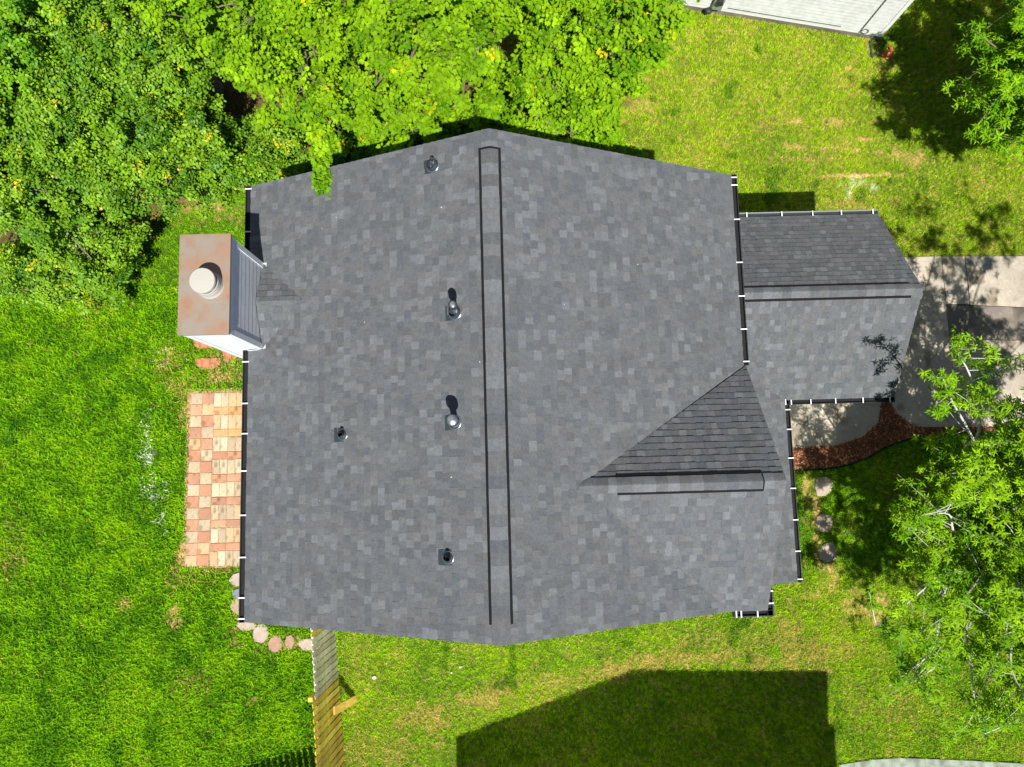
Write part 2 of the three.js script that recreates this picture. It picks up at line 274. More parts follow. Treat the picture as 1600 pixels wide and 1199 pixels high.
// driveway, walk, path
{
  const d = thing('driveway', 'concrete driveway of jointed slabs with one darker strip', 'driveway'); d.userData.kind = 'structure';
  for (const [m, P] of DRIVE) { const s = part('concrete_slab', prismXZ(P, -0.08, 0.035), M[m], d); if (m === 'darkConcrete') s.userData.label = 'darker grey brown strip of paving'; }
  part('joint_bed', prismXZ([[8.6, -5.2], [17.9, -5.08], [17.9, -0.6], [11, -0.65], [10.4, -1.2], [8.6, -1.2]], -0.06, 0.012), std({ color: srgb(70, 66, 58) }), d);
  const wk = thing('front_walk', 'rounded concrete front walk below the garage eave', 'walk'); wk.userData.kind = 'structure';
  part('concrete_slab', prismXZ(walkPoly.map(([x, z]) => [x, z]), -0.08, 0.03), M.concrete, wk);
  tag(part('garden_path', prismXZ(pathPoly, -0.08, 0.05), std({ color: srgb(160, 172, 158), map: grainTex(0.25, 0.3, 0.5) }), scene), 'pale grey path edge at the bottom right', 'path', null, 'structure');
}
// mulch bed with chips and black edging
{
  const base = part('mulch_bed', prismXZ(mulchPoly, -0.06, 0.018), std({ color: srgb(104, 64, 42), map: grainTex(0.4, 0.4, 1.5) }), scene); tag(base, 'curved bed of red brown mulch round the walk', 'mulch bed', null, 'structure');
  const g = new THREE.BoxGeometry(0.07, 0.012, 0.02), R = rng(9), mats = [], cols = [], q = new THREE.Quaternion(), c = new THREE.Color();
  const cA = srgb(142, 86, 56), cB = srgb(84, 52, 36), cC = srgb(188, 138, 98);
  while (mats.length < 7000) { const x = lerp(7, 14, R()), z = lerp(-1.6, 0.44, R()); if (!inPoly(mulchPoly, x, z)) continue; q.setFromEuler(new THREE.Euler((R() - 0.5) * 0.9, R() * 6.3, (R() - 0.5) * 0.9)); const s = 0.5 + R(); mats.push(new THREE.Matrix4().compose(V(x, 0.025 + R() * 0.02, z), q, V(s, 1, s))); const r = R(); c.copy(cB).lerp(cA, R()); if (r > 0.85) c.copy(cC); cols.push(c.r, c.g, c.b); }
  const im = new THREE.InstancedMesh(g, std({}), mats.length); im.name = 'mulch_chips'; mats.forEach((m, i) => im.setMatrixAt(i, m)); im.instanceColor = new THREE.InstancedBufferAttribute(new Float32Array(cols), 3); im.castShadow = im.receiveShadow = true; scene.add(im);
  tag(im, 'loose red brown mulch chips round the front walk', 'mulch', null, 'stuff');
  const ed = [[4.4, 0.43], [7.5, 0.43], [8.5, 0.4], [9.1, 0.29], [9.6, 0.12], [10.0, -0.1], [10.5, -0.27], [11.0, -0.38]].map(([x, z]) => V(x, 0.035, z + 0.02));
  tag(part('garden_edging', tube(ed, 0.028, 8), M.black, scene), 'black edging strip along the curved mulch bed', 'edging');
}
// brick patio: each paver a piece
{
  const p = thing('brick_patio', 'patio of tan and red pavers along the back eave', 'patio'); p.userData.kind = 'structure';
  const R = rng(31), sandT = grainTex(0.25, 0.3, 1);
  part('sand_bed', prismXZ([[-8.47, -2.14], [-4.62, -2.14], [-4.62, 2.54], [-8.5, 2.54]], -0.05, 0.034), std({ color: srgb(206, 160, 122), map: sandT }), p);
  const dirty = stainTex(5, 0.2); dirty.repeat.set(0.5, 0.5); const mk = (r, g, b) => std({ color: srgb(r * 1.06, g * 1.06, b * 1.06), map: dirty, bumpMap: bump1, bumpScale: 0.002 });
  const tan = [mk(204, 188, 156), mk(196, 178, 146), mk(208, 196, 166), mk(188, 172, 144), mk(206, 176, 136)], red = [mk(200, 148, 116), mk(192, 140, 110), mk(206, 158, 126), mk(184, 138, 112)], stained = [mk(206, 160, 104), mk(214, 164, 116)];
  const geo = {};
  const pav = (x, z, w, d, m) => { // chamfered block, top corner to corner w x d
    const va = Math.floor(R() * 5), key = w.toFixed(2) + d.toFixed(2) + va; if (!geo[key]) { const a = w / 2 - 0.008, b = d / 2 - 0.008, c = 0.008, pos = [-a, 0, -b, a, 0, -b, a, 0, b, -a, 0, b, -a, 0.05, -b, a, 0.05, -b, a, 0.05, b, -a, 0.05, b, -a + c, 0.058, -b + c, a - c, 0.058, -b + c, a - c, 0.058, b - c, -a + c, 0.058, b - c], idx = [8, 10, 9, 8, 11, 10]; for (const o of [0, 4]) for (let i = 0; i < 4; i++) { const j = (i + 1) % 4; idx.push(o + i, o + 4 + i, o + j, o + j, o + 4 + i, o + 4 + j); } const gp = boxUV(geoFrom(pos, idx)), uu = gp.attributes.uv; for (let i = 0; i < uu.count; i++) uu.setXY(i, uu.getX(i) + va * 0.37, uu.getY(i) + va * 0.83); geo[key] = gp; }
    const o = part('paver', geo[key], m, p); o.position.set(x + (R() - 0.5) * 0.008, -0.012 + R() * 0.008, z + (R() - 0.5) * 0.008); o.rotation.set((R() - 0.5) * 0.012, (R() - 0.5) * 0.03, (R() - 0.5) * 0.012);
  };
  const pick = (a) => a[Math.floor(R() * a.length)], N = 15, dz = 4.52 / N;
  for (let k = 0; k < N; k++) { const z = -2.03 + dz * (k + 0.5), sk = -0.012 * (k - 7); for (let c = 0; c < 2; c++) pav(-8.24 + c * 0.315 + sk * 0.3, z, 0.312, dz, (k + c) % 2 ? pick(red) : pick(tan)); }
  let z = -2.03; const rows = []; for (let k = 0; k < 15; k++) { const h = k % 2 ? 0.205 : 0.394; rows.push([z, h, k % 2]); z += h; }
  const zs = 4.52 / (z + 2.03);
  rows.forEach(([z0, h, odd], k) => { const zc = -2.03 + (z0 + 2.03 + h / 2) * zs, hh = h * zs, x0 = -7.77 - 0.0036 * (k - 7) * 0.3; if (odd) for (let c = 0; c < 7; c++) pav(x0 + 0.4 * (c + 0.5), zc, 0.4, hh, k < 5 && c < 2 ? pick(stained) : pick(red)); else for (let c = 0; c < 15; c++) pav(x0 + 0.2 * (c + 0.5), zc, 0.2, hh, k < 3 && (c === 2 || c === 3) ? tan[4] : pick(tan)); });
}
// stepping stones and slabs in the grass
{
  const mats = [std({ color: srgb(200, 182, 166), map: M.concrete.map }), std({ color: srgb(140, 148, 162), map: M.concrete.map }), std({ color: srgb(190, 166, 138), map: M.concrete.map }), std({ color: srgb(188, 152, 128), map: M.concrete.map }), std({ color: srgb(200, 132, 96), map: grainTex(0.2, 0.3, 0.9) })];
  const labels = ['pale pink grey stepping stone just below the patio corner', 'small blue grey stepping stone beside the back gutter', 'sandy stepping stone beside the back gutter below the blue grey one', 'flat pale stone peeking out under the rear roof corner', 'largest pale stepping stone just past the rear roof corner', 'rounded stepping stone between the large stone and the narrow pink one', 'narrow pinkish stepping stone half sunk in grass', 'long flat stone at the foot of the gate',
    'pink grey square stepping stone nearest the mulch bed', 'irregular stepping stone in the middle of the front three', 'pale stepping stone farthest from the mulch bed along the front eave', 'terracotta slab at the foot of the chimney', 'terracotta slab between the chimney and the patio', 'broken terracotta slab by the back gutter near the chimney'];
  const R = rng(12);
  STONES.forEach((s, i) => {
    const n = 7, pts = []; for (let k = 0; k < n; k++) { const a = k / n * 6.283 + 0.2, sq = i === 8 || s[5] === 4 ? 1 / Math.max(Math.abs(Math.cos(a)), Math.abs(Math.sin(a))) : 1.08, rr = sq * (0.8 + 0.32 * R()), x = Math.cos(a) * s[2] * rr, z = Math.sin(a) * s[3] * rr, c = Math.cos(s[4]), t = Math.sin(s[4]); pts.push([x * c - z * t, x * t + z * c]); }
    const sh = new THREE.Shape(pts.map(([x, z]) => new THREE.Vector2(x, -z))), g = new THREE.ExtrudeGeometry(sh, { depth: 0.06, bevelEnabled: true, bevelSize: 0.012, bevelThickness: 0.012, bevelSegments: 1 }); g.rotateX(-Math.PI / 2); g.translate(0, -0.035, 0);
    const o = part(s[5] === 4 ? 'terracotta_slab' : 'stepping_stone', boxUV(g), mats[s[5]], scene); o.position.set(s[0], 0.012, s[1]); tag(o, labels[i], s[5] === 4 ? 'slab' : 'stepping stone', s[5] === 4 ? 'terracotta slabs by the chimney' : i < 8 ? 'stepping stones round the rear corner' : 'stepping stones along the front eave');
  });
}
// ------------------------------------------------------------------ the house
const H = thing('house', 'house with dark grey shingle roof, white chimney and black gutters', 'house');
const xL = -4.968, xR = 4.632, zN = -5.586, zS = 2.841, he = 5.091, hr = 7.28, xr = -0.168, sM = (hr - he) / (xr - xL);
const G = { zc: 0.45, h: 6.662, x0: 1.19, x1: 4.69, zn: -1.722, hn: 5.075, hs: 5.365, xs: 4.03 };
const Q = { x0: 4.3, x1: 8.9, zn: -5.56, zs: -1.222, zc: -3.391, he: 2.656, hr: 4.096 };
const sQ = (Q.hr - Q.he) / (Q.zs - Q.zc), P_ = { x1: 6.37, x0: 4.35, s: 0.4 };
const pTop = Q.he + P_.s * (P_.x1 - P_.x0), zV = Q.zs - (pTop - Q.he) / sQ;
const K = { x0: -5.456, x1: -4.643, z0: -3.96, z1: -2.268, h: 6.935, ridge: 5.64 };
const kx = xL + (K.ridge - he) / sM, kz = (K.z0 + K.z1) / 2, kh = he + sM * (K.x1 - xL);
const roof = new THREE.Group(); roof.name = 'roof'; H.add(roof);
// shingle tones
const TONES = []; { const R = rng(4); for (let i = 0; i < 14; i++) { const b = i < 5 ? lerp(110, 114, R()) : i < 10 ? lerp(117, 121, R()) : lerp(126, 137, R()); const t = R() - 0.5; TONES.push(srgb(b + t * 4 - 4, b + 1, b + 6 - t * 5)); } }
const shingleMats = TONES.map((c) => std({ color: c, map: granule, bumpMap: bump1, bumpScale: 0.0015, roughness: 0.95 }));
const bulkMat = std({ color: 0xffffff, vertexColors: true, map: granule, bumpMap: bump1, bumpScale: 0.0015, roughness: 0.95 });
function clipPoly(P, C) { // P clipped by convex C (counter-clockwise), points [u, v]
  let out = P;
  for (let i = 0; i < C.length && out.length; i++) {
    const a = C[i], b = C[(i + 1) % C.length], ins = out; out = [];
    const side = (p) => (b[0] - a[0]) * (p[1] - a[1]) - (b[1] - a[1]) * (p[0] - a[0]);
    for (let k = 0; k < ins.length; k++) { const p = ins[k], q = ins[(k + 1) % ins.length], sp = side(p), sq = side(q); if (sp >= -1e-9) out.push(p); if ((sp > 1e-9 && sq < -1e-9) || (sp < -1e-9 && sq > 1e-9)) { const t = sp / (sp - sq); out.push([p[0] + (q[0] - p[0]) * t, p[1] + (q[1] - p[1]) * t]); } }
  }
  return out.length > 2 ? out : null;
}
const ccw = (P) => { let a = 0; for (let i = 0; i < P.length; i++) { const q = P[(i + 1) % P.length]; a += P[i][0] * q[1] - q[0] * P[i][1]; } return a < 0 ? P.slice().reverse() : P; };
const tabs = []; // every shingle tab of every slope
const camP = camera.position;
function slope(O, U, polys, seed, exposure = 0.143) { // O eave origin, U along the eave; polys of world points on the plane
  const n = new THREE.Vector3().crossVectors(polys[0][1].clone().sub(polys[0][0]), polys[0][2].clone().sub(polys[0][0])).normalize(); if (n.y < 0) n.negate();
  let Vv = new THREE.Vector3().crossVectors(n, U).normalize(); if (Vv.y < 0) Vv.negate();
  const C = polys.map((P) => ccw(P.map((p) => { const d = p.clone().sub(O); return [d.dot(U), d.dot(Vv)]; })));
  const R = rng(seed); let u0 = 1e9, u1 = -1e9, v1 = 0; for (const c of C) for (const p of c) { u0 = Math.min(u0, p[0]); u1 = Math.max(u1, p[0]); v1 = Math.max(v1, p[1]); }
  const Wd = [0.11, 0.13, 0.13, 0.145, 0.175];
  for (let k = 0, v = -0.01; v < v1; k++, v += exposure) {
    let u = u0 - R() * 0.25, prev = -1;
    while (u < u1) {
      const w = Wd[Math.floor(R() * 5)], r = R(), up = R() < 0.5; let tone = r < 0.3 ? Math.floor(R() * 5) : r < 0.84 ? 5 + Math.floor(R() * 5) : 10 + Math.floor(R() * 4); if (tone === prev) tone = (tone + 3) % 14; prev = tone;
      const th = up ? 0.019 : 0.013, rect = [[u, v], [u + w - 0.001, v], [u + w - 0.001, v + exposure + 0.012], [u, v + exposure + 0.012]], jit = (R() - 0.5) * 0.004;
      const pcs = []; let whole = false;
      for (const c of C) { const q = clipPoly(rect, c); if (q) { pcs.push(q); } }
      if (pcs.length) { const cp = O.clone().addScaledVector(U, u + w / 2).addScaledVector(Vv, v + exposure / 2); if (pcs.length === 1 && pcs[0].length === 4) { let A = 0; const q = pcs[0]; for (let i = 0; i < 4; i++) { const p2 = q[(i + 1) % 4]; A += q[i][0] * p2[1] - p2[0] * q[i][1]; } whole = Math.abs(A / 2 - (w - 0.001) * (exposure + 0.012)) < 1e-5; } tabs.push({ O, U, Vv, n, u, v, w, e: exposure, th: th + jit, tone, pcs, whole, d: cp.distanceTo(camP) }); }
      u += w;
    }
  }
}
const v3 = (x, y, z) => V(x, y, z);
slope(v3(xL, he, zN), v3(0, 0, 1), [[v3(xL, he, zN), v3(xr, hr, zN), v3(xr, hr, zS), v3(xL, he, zS)]], 101);
slope(v3(xR, he, zN), v3(0, 0, 1), [
  [v3(xr, hr, zN), v3(xR, he, zN), v3(xR, he, G.zn), v3(G.x0, G.h, G.zc), v3(xr, hr, G.zc)],
  [v3(xr, hr, G.zc), v3(G.x0, G.h, G.zc), v3(G.xs, G.hs, zS), v3(xr, hr, zS)]], 102);
slope(v3(G.x1, G.hn, G.zn), v3(1, 0, 0), [[v3(G.x0, G.h, G.zc), v3(G.x1, G.h, G.zc), v3(G.x1, G.hn, G.zn)]], 103);
slope(v3(G.x1, G.hs, zS), v3(1, 0, 0), [[v3(G.x0, G.h, G.zc), v3(G.x1, G.h, G.zc), v3(G.x1, G.hs, zS), v3(G.xs, G.hs, zS)]], 104);
slope(v3(Q.x0, Q.he, Q.zn), v3(1, 0, 0), [[v3(Q.x0, Q.he, Q.zn), v3(Q.x1, Q.he, Q.zn), v3(Q.x1, Q.hr, Q.zc), v3(Q.x0, Q.hr, Q.zc)]], 105);
slope(v3(Q.x0, Q.he, Q.zs), v3(1, 0, 0), [[v3(P_.x0, Q.hr, Q.zc), v3(Q.x1, Q.hr, Q.zc), v3(Q.x1, Q.he, Q.zs), v3(P_.x1, Q.he, Q.zs), v3(P_.x0, pTop, zV)]], 106);
slope(v3(P_.x1, Q.he, Q.zs), v3(0, 0, 1), [[v3(P_.x1, Q.he, Q.zs), v3(P_.x1, Q.he, zS), v3(P_.x0, pTop, zS), v3(P_.x0, pTop, zV)]], 107);
slope(v3(K.x1, kh, K.z0), v3(1, 0, 0), [[v3(K.x1, kh, K.z0), v3(kx, K.ridge, kz), v3(K.x1, K.ridge, kz)]], 108);
slope(v3(K.x1, kh, K.z1), v3(1, 0, 0), [[v3(K.x1, kh, K.z1), v3(kx, K.ridge, kz), v3(K.x1, K.ridge, kz)]], 109);
{
  const near = tabs.filter((t) => t.whole).sort((a, b) => a.d - b.d).slice(0, 300), pickd = new Set(near), geo = {};
  const wedge = (w, e, t) => { const key = w + '_' + Math.round(t * 2000); if (!geo[key]) { const E2 = e + 0.012; const pos = [0, 0, 0, w, 0, 0, w, 0, -E2, 0, 0, -E2, 0, t, 0, w, t, 0, w, 0.0015, -E2, 0, 0.0015, -E2], idx = [4, 5, 6, 4, 6, 7, 0, 1, 5, 0, 5, 4, 1, 2, 6, 1, 6, 5, 3, 0, 4, 3, 4, 7]; const g = geoFrom(pos, idx).toNonIndexed(); g.computeVertexNormals(); const p = g.attributes.position, uv = []; for (let i = 0; i < p.count; i++) uv.push(p.getX(i), -p.getZ(i) + p.getY(i)); g.setAttribute('uv', new THREE.Float32BufferAttribute(uv, 2)); geo[key] = g; } return geo[key]; };
  for (const t of near) { const m = part('shingle', wedge(t.w - 0.001, t.e, t.th), shingleMats[t.tone], roof); const flip = new THREE.Vector3().crossVectors(t.U, t.n); /* local z = down slope */ const z = t.Vv.clone().negate(); let x = new THREE.Vector3().crossVectors(t.n, z), o = t.O.clone().addScaledVector(t.U, t.u).addScaledVector(t.Vv, t.v); if (x.dot(t.U) < 0) o.addScaledVector(t.U, t.w - 0.001); new THREE.Matrix4().makeBasis(x, t.n, z).setPosition(o).decompose(m.position, m.quaternion, m.scale); }
  const pos = [], uv = [], col = [];
  for (const t of tabs) {
    if (pickd.has(t)) continue; const c = TONES[t.tone], E2 = t.e + 0.012;
    for (const q of t.pcs) {
      const P = q.map(([u, v]) => { const b = t.O.clone().addScaledVector(t.U, u).addScaledVector(t.Vv, v), hgt = lerp(t.th, 0.0015, (v - t.v) / E2); return [b, b.clone().addScaledVector(t.n, hgt), u, v]; });
      const push = (a, b, d) => { for (const [p, k] of [a, b, d]) { const w = p[k]; pos.push(w.x, w.y, w.z); uv.push(p[2], p[3] + (k ? 0 : 0.01)); col.push(c.r, c.g, c.b); } };
      const fl = new THREE.Vector3().crossVectors(P[1][1].clone().sub(P[0][1]), P[2][1].clone().sub(P[0][1])).dot(t.n) < 0; if (fl) P.reverse();
      for (let i = 1; i < P.length - 1; i++) push([P[0], 1], [P[i], 1], [P[i + 1], 1]);
      for (let i = 0; i < P.length; i++) { const a = P[i], b = P[(i + 1) % P.length]; push([a, 1], [a, 0], [b, 0]); push([a, 1], [b, 0], [b, 1]); }
    }
  }
  const g = new THREE.BufferGeometry(); g.setAttribute('position', new THREE.Float32BufferAttribute(pos, 3)); g.setAttribute('uv', new THREE.Float32BufferAttribute(uv, 2)); g.setAttribute('color', new THREE.Float32BufferAttribute(col, 3)); g.computeVertexNormals();
  part('shingles', g, bulkMat, roof).userData.kind = 'stuff'; console.log('tabs', tabs.length);
}
// decks under the shingles
{
  const t = 0.12, dn = -0.002, D = (...P) => slab(P.map((p) => V(p[0], p[1] + dn, p[2])), t);
  const e = 0.02;
  part('roof_deck', merge([
    D([xL + e, he, zN + e], [xr, hr, zN + e], [xr, hr, zS - e], [xL + e, he, zS - e]),
    D([xr, hr, zN + e], [xR - e, he, zN + e], [xR - e, he, G.zn], [G.x0, G.h, G.zc], [xr, hr, G.zc]),
    D([xr, hr, G.zc], [G.x0, G.h, G.zc], [G.xs, G.hs, zS - e], [xr, hr, zS - e]),
    D([G.x0, G.h, G.zc], [G.x1 - e, G.h, G.zc], [G.x1 - e, G.hn, G.zn]),
    D([G.x0, G.h, G.zc], [G.x1 - e, G.h, G.zc], [G.x1 - e, G.hs, zS - e], [G.xs, G.hs, zS - e]),
    D([Q.x0, Q.he, Q.zn + e], [Q.x1 - e, Q.he, Q.zn + e], [Q.x1 - e, Q.hr, Q.zc], [Q.x0, Q.hr, Q.zc]),
    D([P_.x0, Q.hr, Q.zc], [Q.x1 - e, Q.hr, Q.zc], [Q.x1 - e, Q.he, Q.zs - e], [P_.x1, Q.he, Q.zs - e], [P_.x0, pTop, zV]),
    D([P_.x1 - e, Q.he, Q.zs], [P_.x1 - e, Q.he, zS - e], [P_.x0, pTop, zS - e], [P_.x0, pTop, zV]),
    D([K.x1, kh, K.z0], [kx, K.ridge, kz], [K.x1, K.ridge, kz]), D([K.x1, kh, K.z1], [kx, K.ridge, kz], [K.x1, K.ridge, kz])]), M.deck, roof);
}
// fascia boards along rakes and eaves
{
  const F = (a, b, dy = -0.125) => part('fascia_board', obox(V(a[0], a[1] + dy, a[2]), V(b[0], b[1] + dy, b[2]), 0.025, 0.17), M.trim, H);
  for (const z of [zN + 0.012, zS - 0.012]) { F([xL + 0.03, he, z], [xr, hr, z]); if (z < 0) F([xr, hr, z], [xR - 0.03, he, z]); else F([xr, hr, z], [G.xs, G.hs, z]); }
  F([G.x1 - 0.012, G.h, G.zc], [G.x1 - 0.012, G.hn, G.zn]); F([G.x1 - 0.012, G.h, G.zc], [G.x1 - 0.012, G.hs, zS - 0.03]);
  F([Q.x1 - 0.012, Q.hr, Q.zc], [Q.x1 - 0.012, Q.he, Q.zn + 0.03]); F([Q.x1 - 0.012, Q.hr, Q.zc], [Q.x1 - 0.012, Q.he, Q.zs - 0.03]);
  F([P_.x1 - 0.03, Q.he, zS - 0.012], [P_.x0, pTop, zS - 0.012]);
  F([xL + 0.012, he, zN + 0.03], [xL + 0.012, he, K.z0]); F([xL + 0.012, he, K.z1], [xL + 0.012, he, zS - 0.03]); F([xR - 0.012, he, zN + 0.03], [xR - 0.012, he, G.zn - 0.02]);
}
// walls under the eaves
{
  const prof = (pts, z0, z1, axis) => { const sh = new THREE.Shape(pts.map(([a, h]) => new THREE.Vector2(a, h))), g = new THREE.ExtrudeGeometry(sh, { depth: z1 - z0, bevelEnabled: false }); g.translate(0, 0, z0); if (axis === 'x') { g.rotateY(Math.PI / 2); } return boxUV(g); };
  const y = 0.14;
  part('wall', prof([[-4.62, 0], [4.32, 0], [4.32, he + sM * 0.312 - y], [xr, hr - y], [-4.62, he + sM * 0.348 - y]], zN + 0.24, zS - 0.24), M.siding, H);
  const gh = (z) => (z < G.zc ? G.h - (G.zc - z) * (G.h - G.hn) / (G.zc - G.zn) : G.h - (z - G.zc) * (G.h - G.hs) / (zS - G.zc)) - y;
  part('wall', prof([[1.5, 2.5], [-2.58, 2.5], [-2.58, gh(2.58)], [-G.zc, gh(G.zc)], [1.5, gh(-1.5)]], 3.6, 4.4, 'x'), M.siding, H);
  part('wall', prof([[1.52, 0], [5.3, 0], [5.3, Q.he + sQ * 0.26 - y], [3.391, Q.hr - y], [1.52, Q.he + sQ * 0.3 - y]], 4.325, 8.62, 'x'), M.siding, H);
  const gd = part('garage_door', box(8.625, 8.66, 0.04, 2.1, -4.6, -2.2), M.white, H); for (let r = 0; r < 4; r++) for (let c = 0; c < 4; c++) part('door_panel', box(8.661, 8.672, 0.1 + r * 0.51, 0.52 + r * 0.51, -4.53 + c * 0.59, -4.05 + c * 0.59), M.trim, gd);
  for (const z of [-0.2, 2.6]) part('porch_post', box(6.0, 6.12, 0.02, Q.he - 0.02, z, z + 0.12), M.white, H);
  part('porch_beam', box(5.98, 6.14, Q.he - 0.2, Q.he - 0.03, -1.4, 2.75), M.white, H);
}
// ridge vents: black vent core, then cap shingles one by one
function ridge(a, b, vent, seed, s1, s2, wide = 0.145) { // along a->b ; vent [t0,t1] in metres or null ; s1 s2 slopes on left and right
  const d = b.clone().sub(a), Ln = d.length(); d.normalize(); const side = new THREE.Vector3(-d.z, 0, d.x), R = rng(seed), g = new THREE.Group(); g.name = 'ridge_vent'; H.add(g);
  const at = (t, o, y) => a.clone().addScaledVector(d, t).addScaledVector(side, o).add(V(0, y, 0));
  const prof = (o) => -(o < 0 ? s1 : s2) * Math.max(0, Math.abs(o) - 0.02 + 0.02 * Math.exp(-Math.abs(o) * 20));
  if (vent) { // core
    const w = wide + 0.044, pr = [[-w, 0.004], [-w + 0.006, 0.017], [-w * 0.5, 0.027], [0, 0.03], [w * 0.5, 0.027], [w - 0.006, 0.017], [w, 0.004]], pos = [], idx = [];
    for (const t of vent) for (const [o, y] of pr) { const p = at(t, o, prof(o) + y + 0.012); pos.push(p.x, p.y, p.z); }
    for (let i = 0; i < 6; i++) idx.push(i, i + 7, i + 1, i + 1, i + 7, i + 8); for (const o of [0, 7]) for (let i = 1; i < 6; i++) idx.push(o, o + i, o + i + 1);
    part('vent_core', geoFrom(pos, idx), new THREE.MeshStandardMaterial({ color: srgb(8, 9, 11), roughness: 0.95, side: THREE.DoubleSide }), g);
  }
  const e = 0.2; let prev = 0;
  for (let t = 0; t < Ln - 0.02; t += e) {
    const L2 = Math.min(e + 0.05, Ln - t), on = vent && t + e * 0.5 > vent[0] && t + e * 0.5 < vent[1], lift = on ? 0.034 : 0.014, pos = [], uv = [], idx = [], wv = wide + (R() - 0.5) * 0.006, n = 9;
    for (const top of [1, 0]) for (const k of [0, 1]) for (let i = 0; i < n; i++) { const o = lerp(-wv, wv, i / (n - 1)), p = at(t + k * L2 + 0, o, prof(o) + lift + (k ? 0.002 : 0.011) + (top ? 0.006 : 0)); pos.push(p.x, p.y, p.z); uv.push(o, t + k * L2); }
    const q = (a2, b2, c2, d2) => idx.push(a2, b2, c2, b2, d2, c2);
    for (let i = 0; i < n - 1; i++) { q(i, n + i, i + 1, n + i + 1); q(2 * n + i, 2 * n + i + 1, 3 * n + i, 3 * n + i + 1); q(i, i + 1, 2 * n + i, 2 * n + i + 1); q(n + i, 3 * n + i, n + i + 1, 3 * n + i + 1); }
    q(0, 2 * n, n, 3 * n); q(n - 1, 2 * n - 1, 3 * n - 1, 4 * n - 1);
    const g0 = geoFrom(pos, idx, uv).toNonIndexed(); g0.computeVertexNormals();
    let tone = R() < 0.25 ? Math.floor(R() * 8) : 7 + Math.floor(R() * 7); if (tone === prev) tone = (tone + 4) % 14; prev = tone;
    const mt = shingleMats[tone].clone(); mt.side = THREE.DoubleSide; part('cap_shingle', g0, mt, g);
  }
  return g;
}
ridge(v3(xr, hr, zS - 0.01), v3(xr, hr, zN + 0.01), [0.3, 8.09], 7, sM, sM);
ridge(v3(G.x1 - 0.01, G.h, G.zc), v3(G.x0, G.h, G.zc), [0.37, 2.84], 8, (G.h - G.hs) / (zS - G.zc), (G.h - G.hn) / (G.zc - G.zn), 0.13).name = 'ridge_vent';
ridge(v3(Q.x1 - 0.01, Q.hr, Q.zc), v3(xR - 0.1, Q.hr, Q.zc), [0.22, 4.1], 9, sQ, sQ, 0.125);
// gutters with straps
function gutter(a, b, out, mats, straps, cap = true) { // a,b inner top edge ; out unit vector away from the roof
  const g = new THREE.Group(); g.name = 'gutter'; H.add(g);
  const w = 0.115, d = 0.1, t = 0.006, pr = [[0, 0], [0, -d], [w * 0.75, -d], [w, -d * 0.3], [w, 0], [w - 0.018, 0], [w - 0.018, -t], [w - t, -t], [w - t, -d * 0.3], [w * 0.75 - t, -d + t], [t, -d + t], [t, 0]], pos = [], idx = [], n = pr.length;
  for (const e of [a, b]) for (const [o, y] of pr) pos.push(e.x + out.x * o, e.y + y, e.z + out.z * o);
  for (let i = 0; i < n; i++) { const j = (i + 1) % n; idx.push(i, j, n + i, j, n + j, n + i); }
  const mt = mats[0].clone(); mt.side = THREE.DoubleSide; const gg = geoFrom(pos, idx).toNonIndexed(); gg.computeVertexNormals(); part('channel', gg, mt, g);
  const dir = b.clone().sub(a), Ln = dir.length(); dir.normalize();
  part('debris', obox(a.clone().addScaledVector(out, w * 0.46).add(V(0, -0.065, 0)), b.clone().addScaledVector(out, w * 0.46).add(V(0, -0.065, 0)), w * 0.86, 0.03), mats[1], g);
  for (const s of straps) { const p = a.clone().addScaledVector(dir, s); part('strap', obox(p.clone().addScaledVector(out, -0.012).add(V(0, 0.012, 0)), p.clone().addScaledVector(out, w + 0.004).add(V(0, 0.01, 0)), 0.022, 0.005), M.strap, g); }
  if (cap) for (const [e, k] of [[a, -1], [b, 1]]) part('end_cap', obox(e.clone().add(V(0, -0.05, 0)).addScaledVector(dir, k * 0.004), e.clone().add(V(0, -0.05, 0)).addScaledVector(out, w).addScaledVector(dir, k * 0.004), 0.008, 0.104), mats[0], g);
  return g;
}
const dark = [M.gutter, M.black], off = (a, L2) => L2.map((z) => z - a);
const gy = he + 0.004, qy = Q.he + 0.004;
gutter(v3(xL, gy, zN), v3(xL, gy, K.z0), v3(-1, 0, 0), dark, off(zN, [-5.53, -4.65]));
gutter(v3(xL, gy, K.z1), v3(xL, gy, zS), v3(-1, 0, 0), dark, off(K.z1, [-2.05, -1.24, -0.66, 0.05, 0.88, 1.66, 2.4, 2.78]));
gutter(v3(xR, gy, zN), v3(xR, gy, G.zn - 0.02), v3(1, 0, 0), dark, off(zN, [-5.53, -5.37, -4.66, -3.78, -3.1, -2.44, -1.8]));
gutter(v3(P_.x1, qy, Q.zs + 0.005), v3(P_.x1, qy, zS), v3(1, 0, 0), dark, off(Q.zs, [-1.0, -0.55, 0.1, 0.78, 1.48, 2.17, 2.78]));
gutter(v3(P_.x1 - 0.03, qy, Q.zs), v3(Q.x1, qy, Q.zs), v3(0, 0, 1), dark, off(P_.x1, [6.42, 6.55, 7.0, 7.57, 8.2, 8.82]));
gutter(v3(xR + 0.15, qy, Q.zn), v3(Q.x1, qy, Q.zn), v3(0, 0, -1), [M.gutterGrey, M.ironDark], off(xR + 0.15, [5.79, 6.62, 7.35, 8.03, 8.78]));
gutter(v3(G.xs + 0.05, G.hs, zS), v3(G.x1 + 0.1, G.hs, zS), v3(0, 0, 1), dark, [0.03, 0.12, 0.42]);
gutter(v3(G.x1, G.hs, zS + 0.1), v3(G.x1, G.hs, zS - 0.38), v3(1, 0, 0), dark, [0.22, 0.44]);
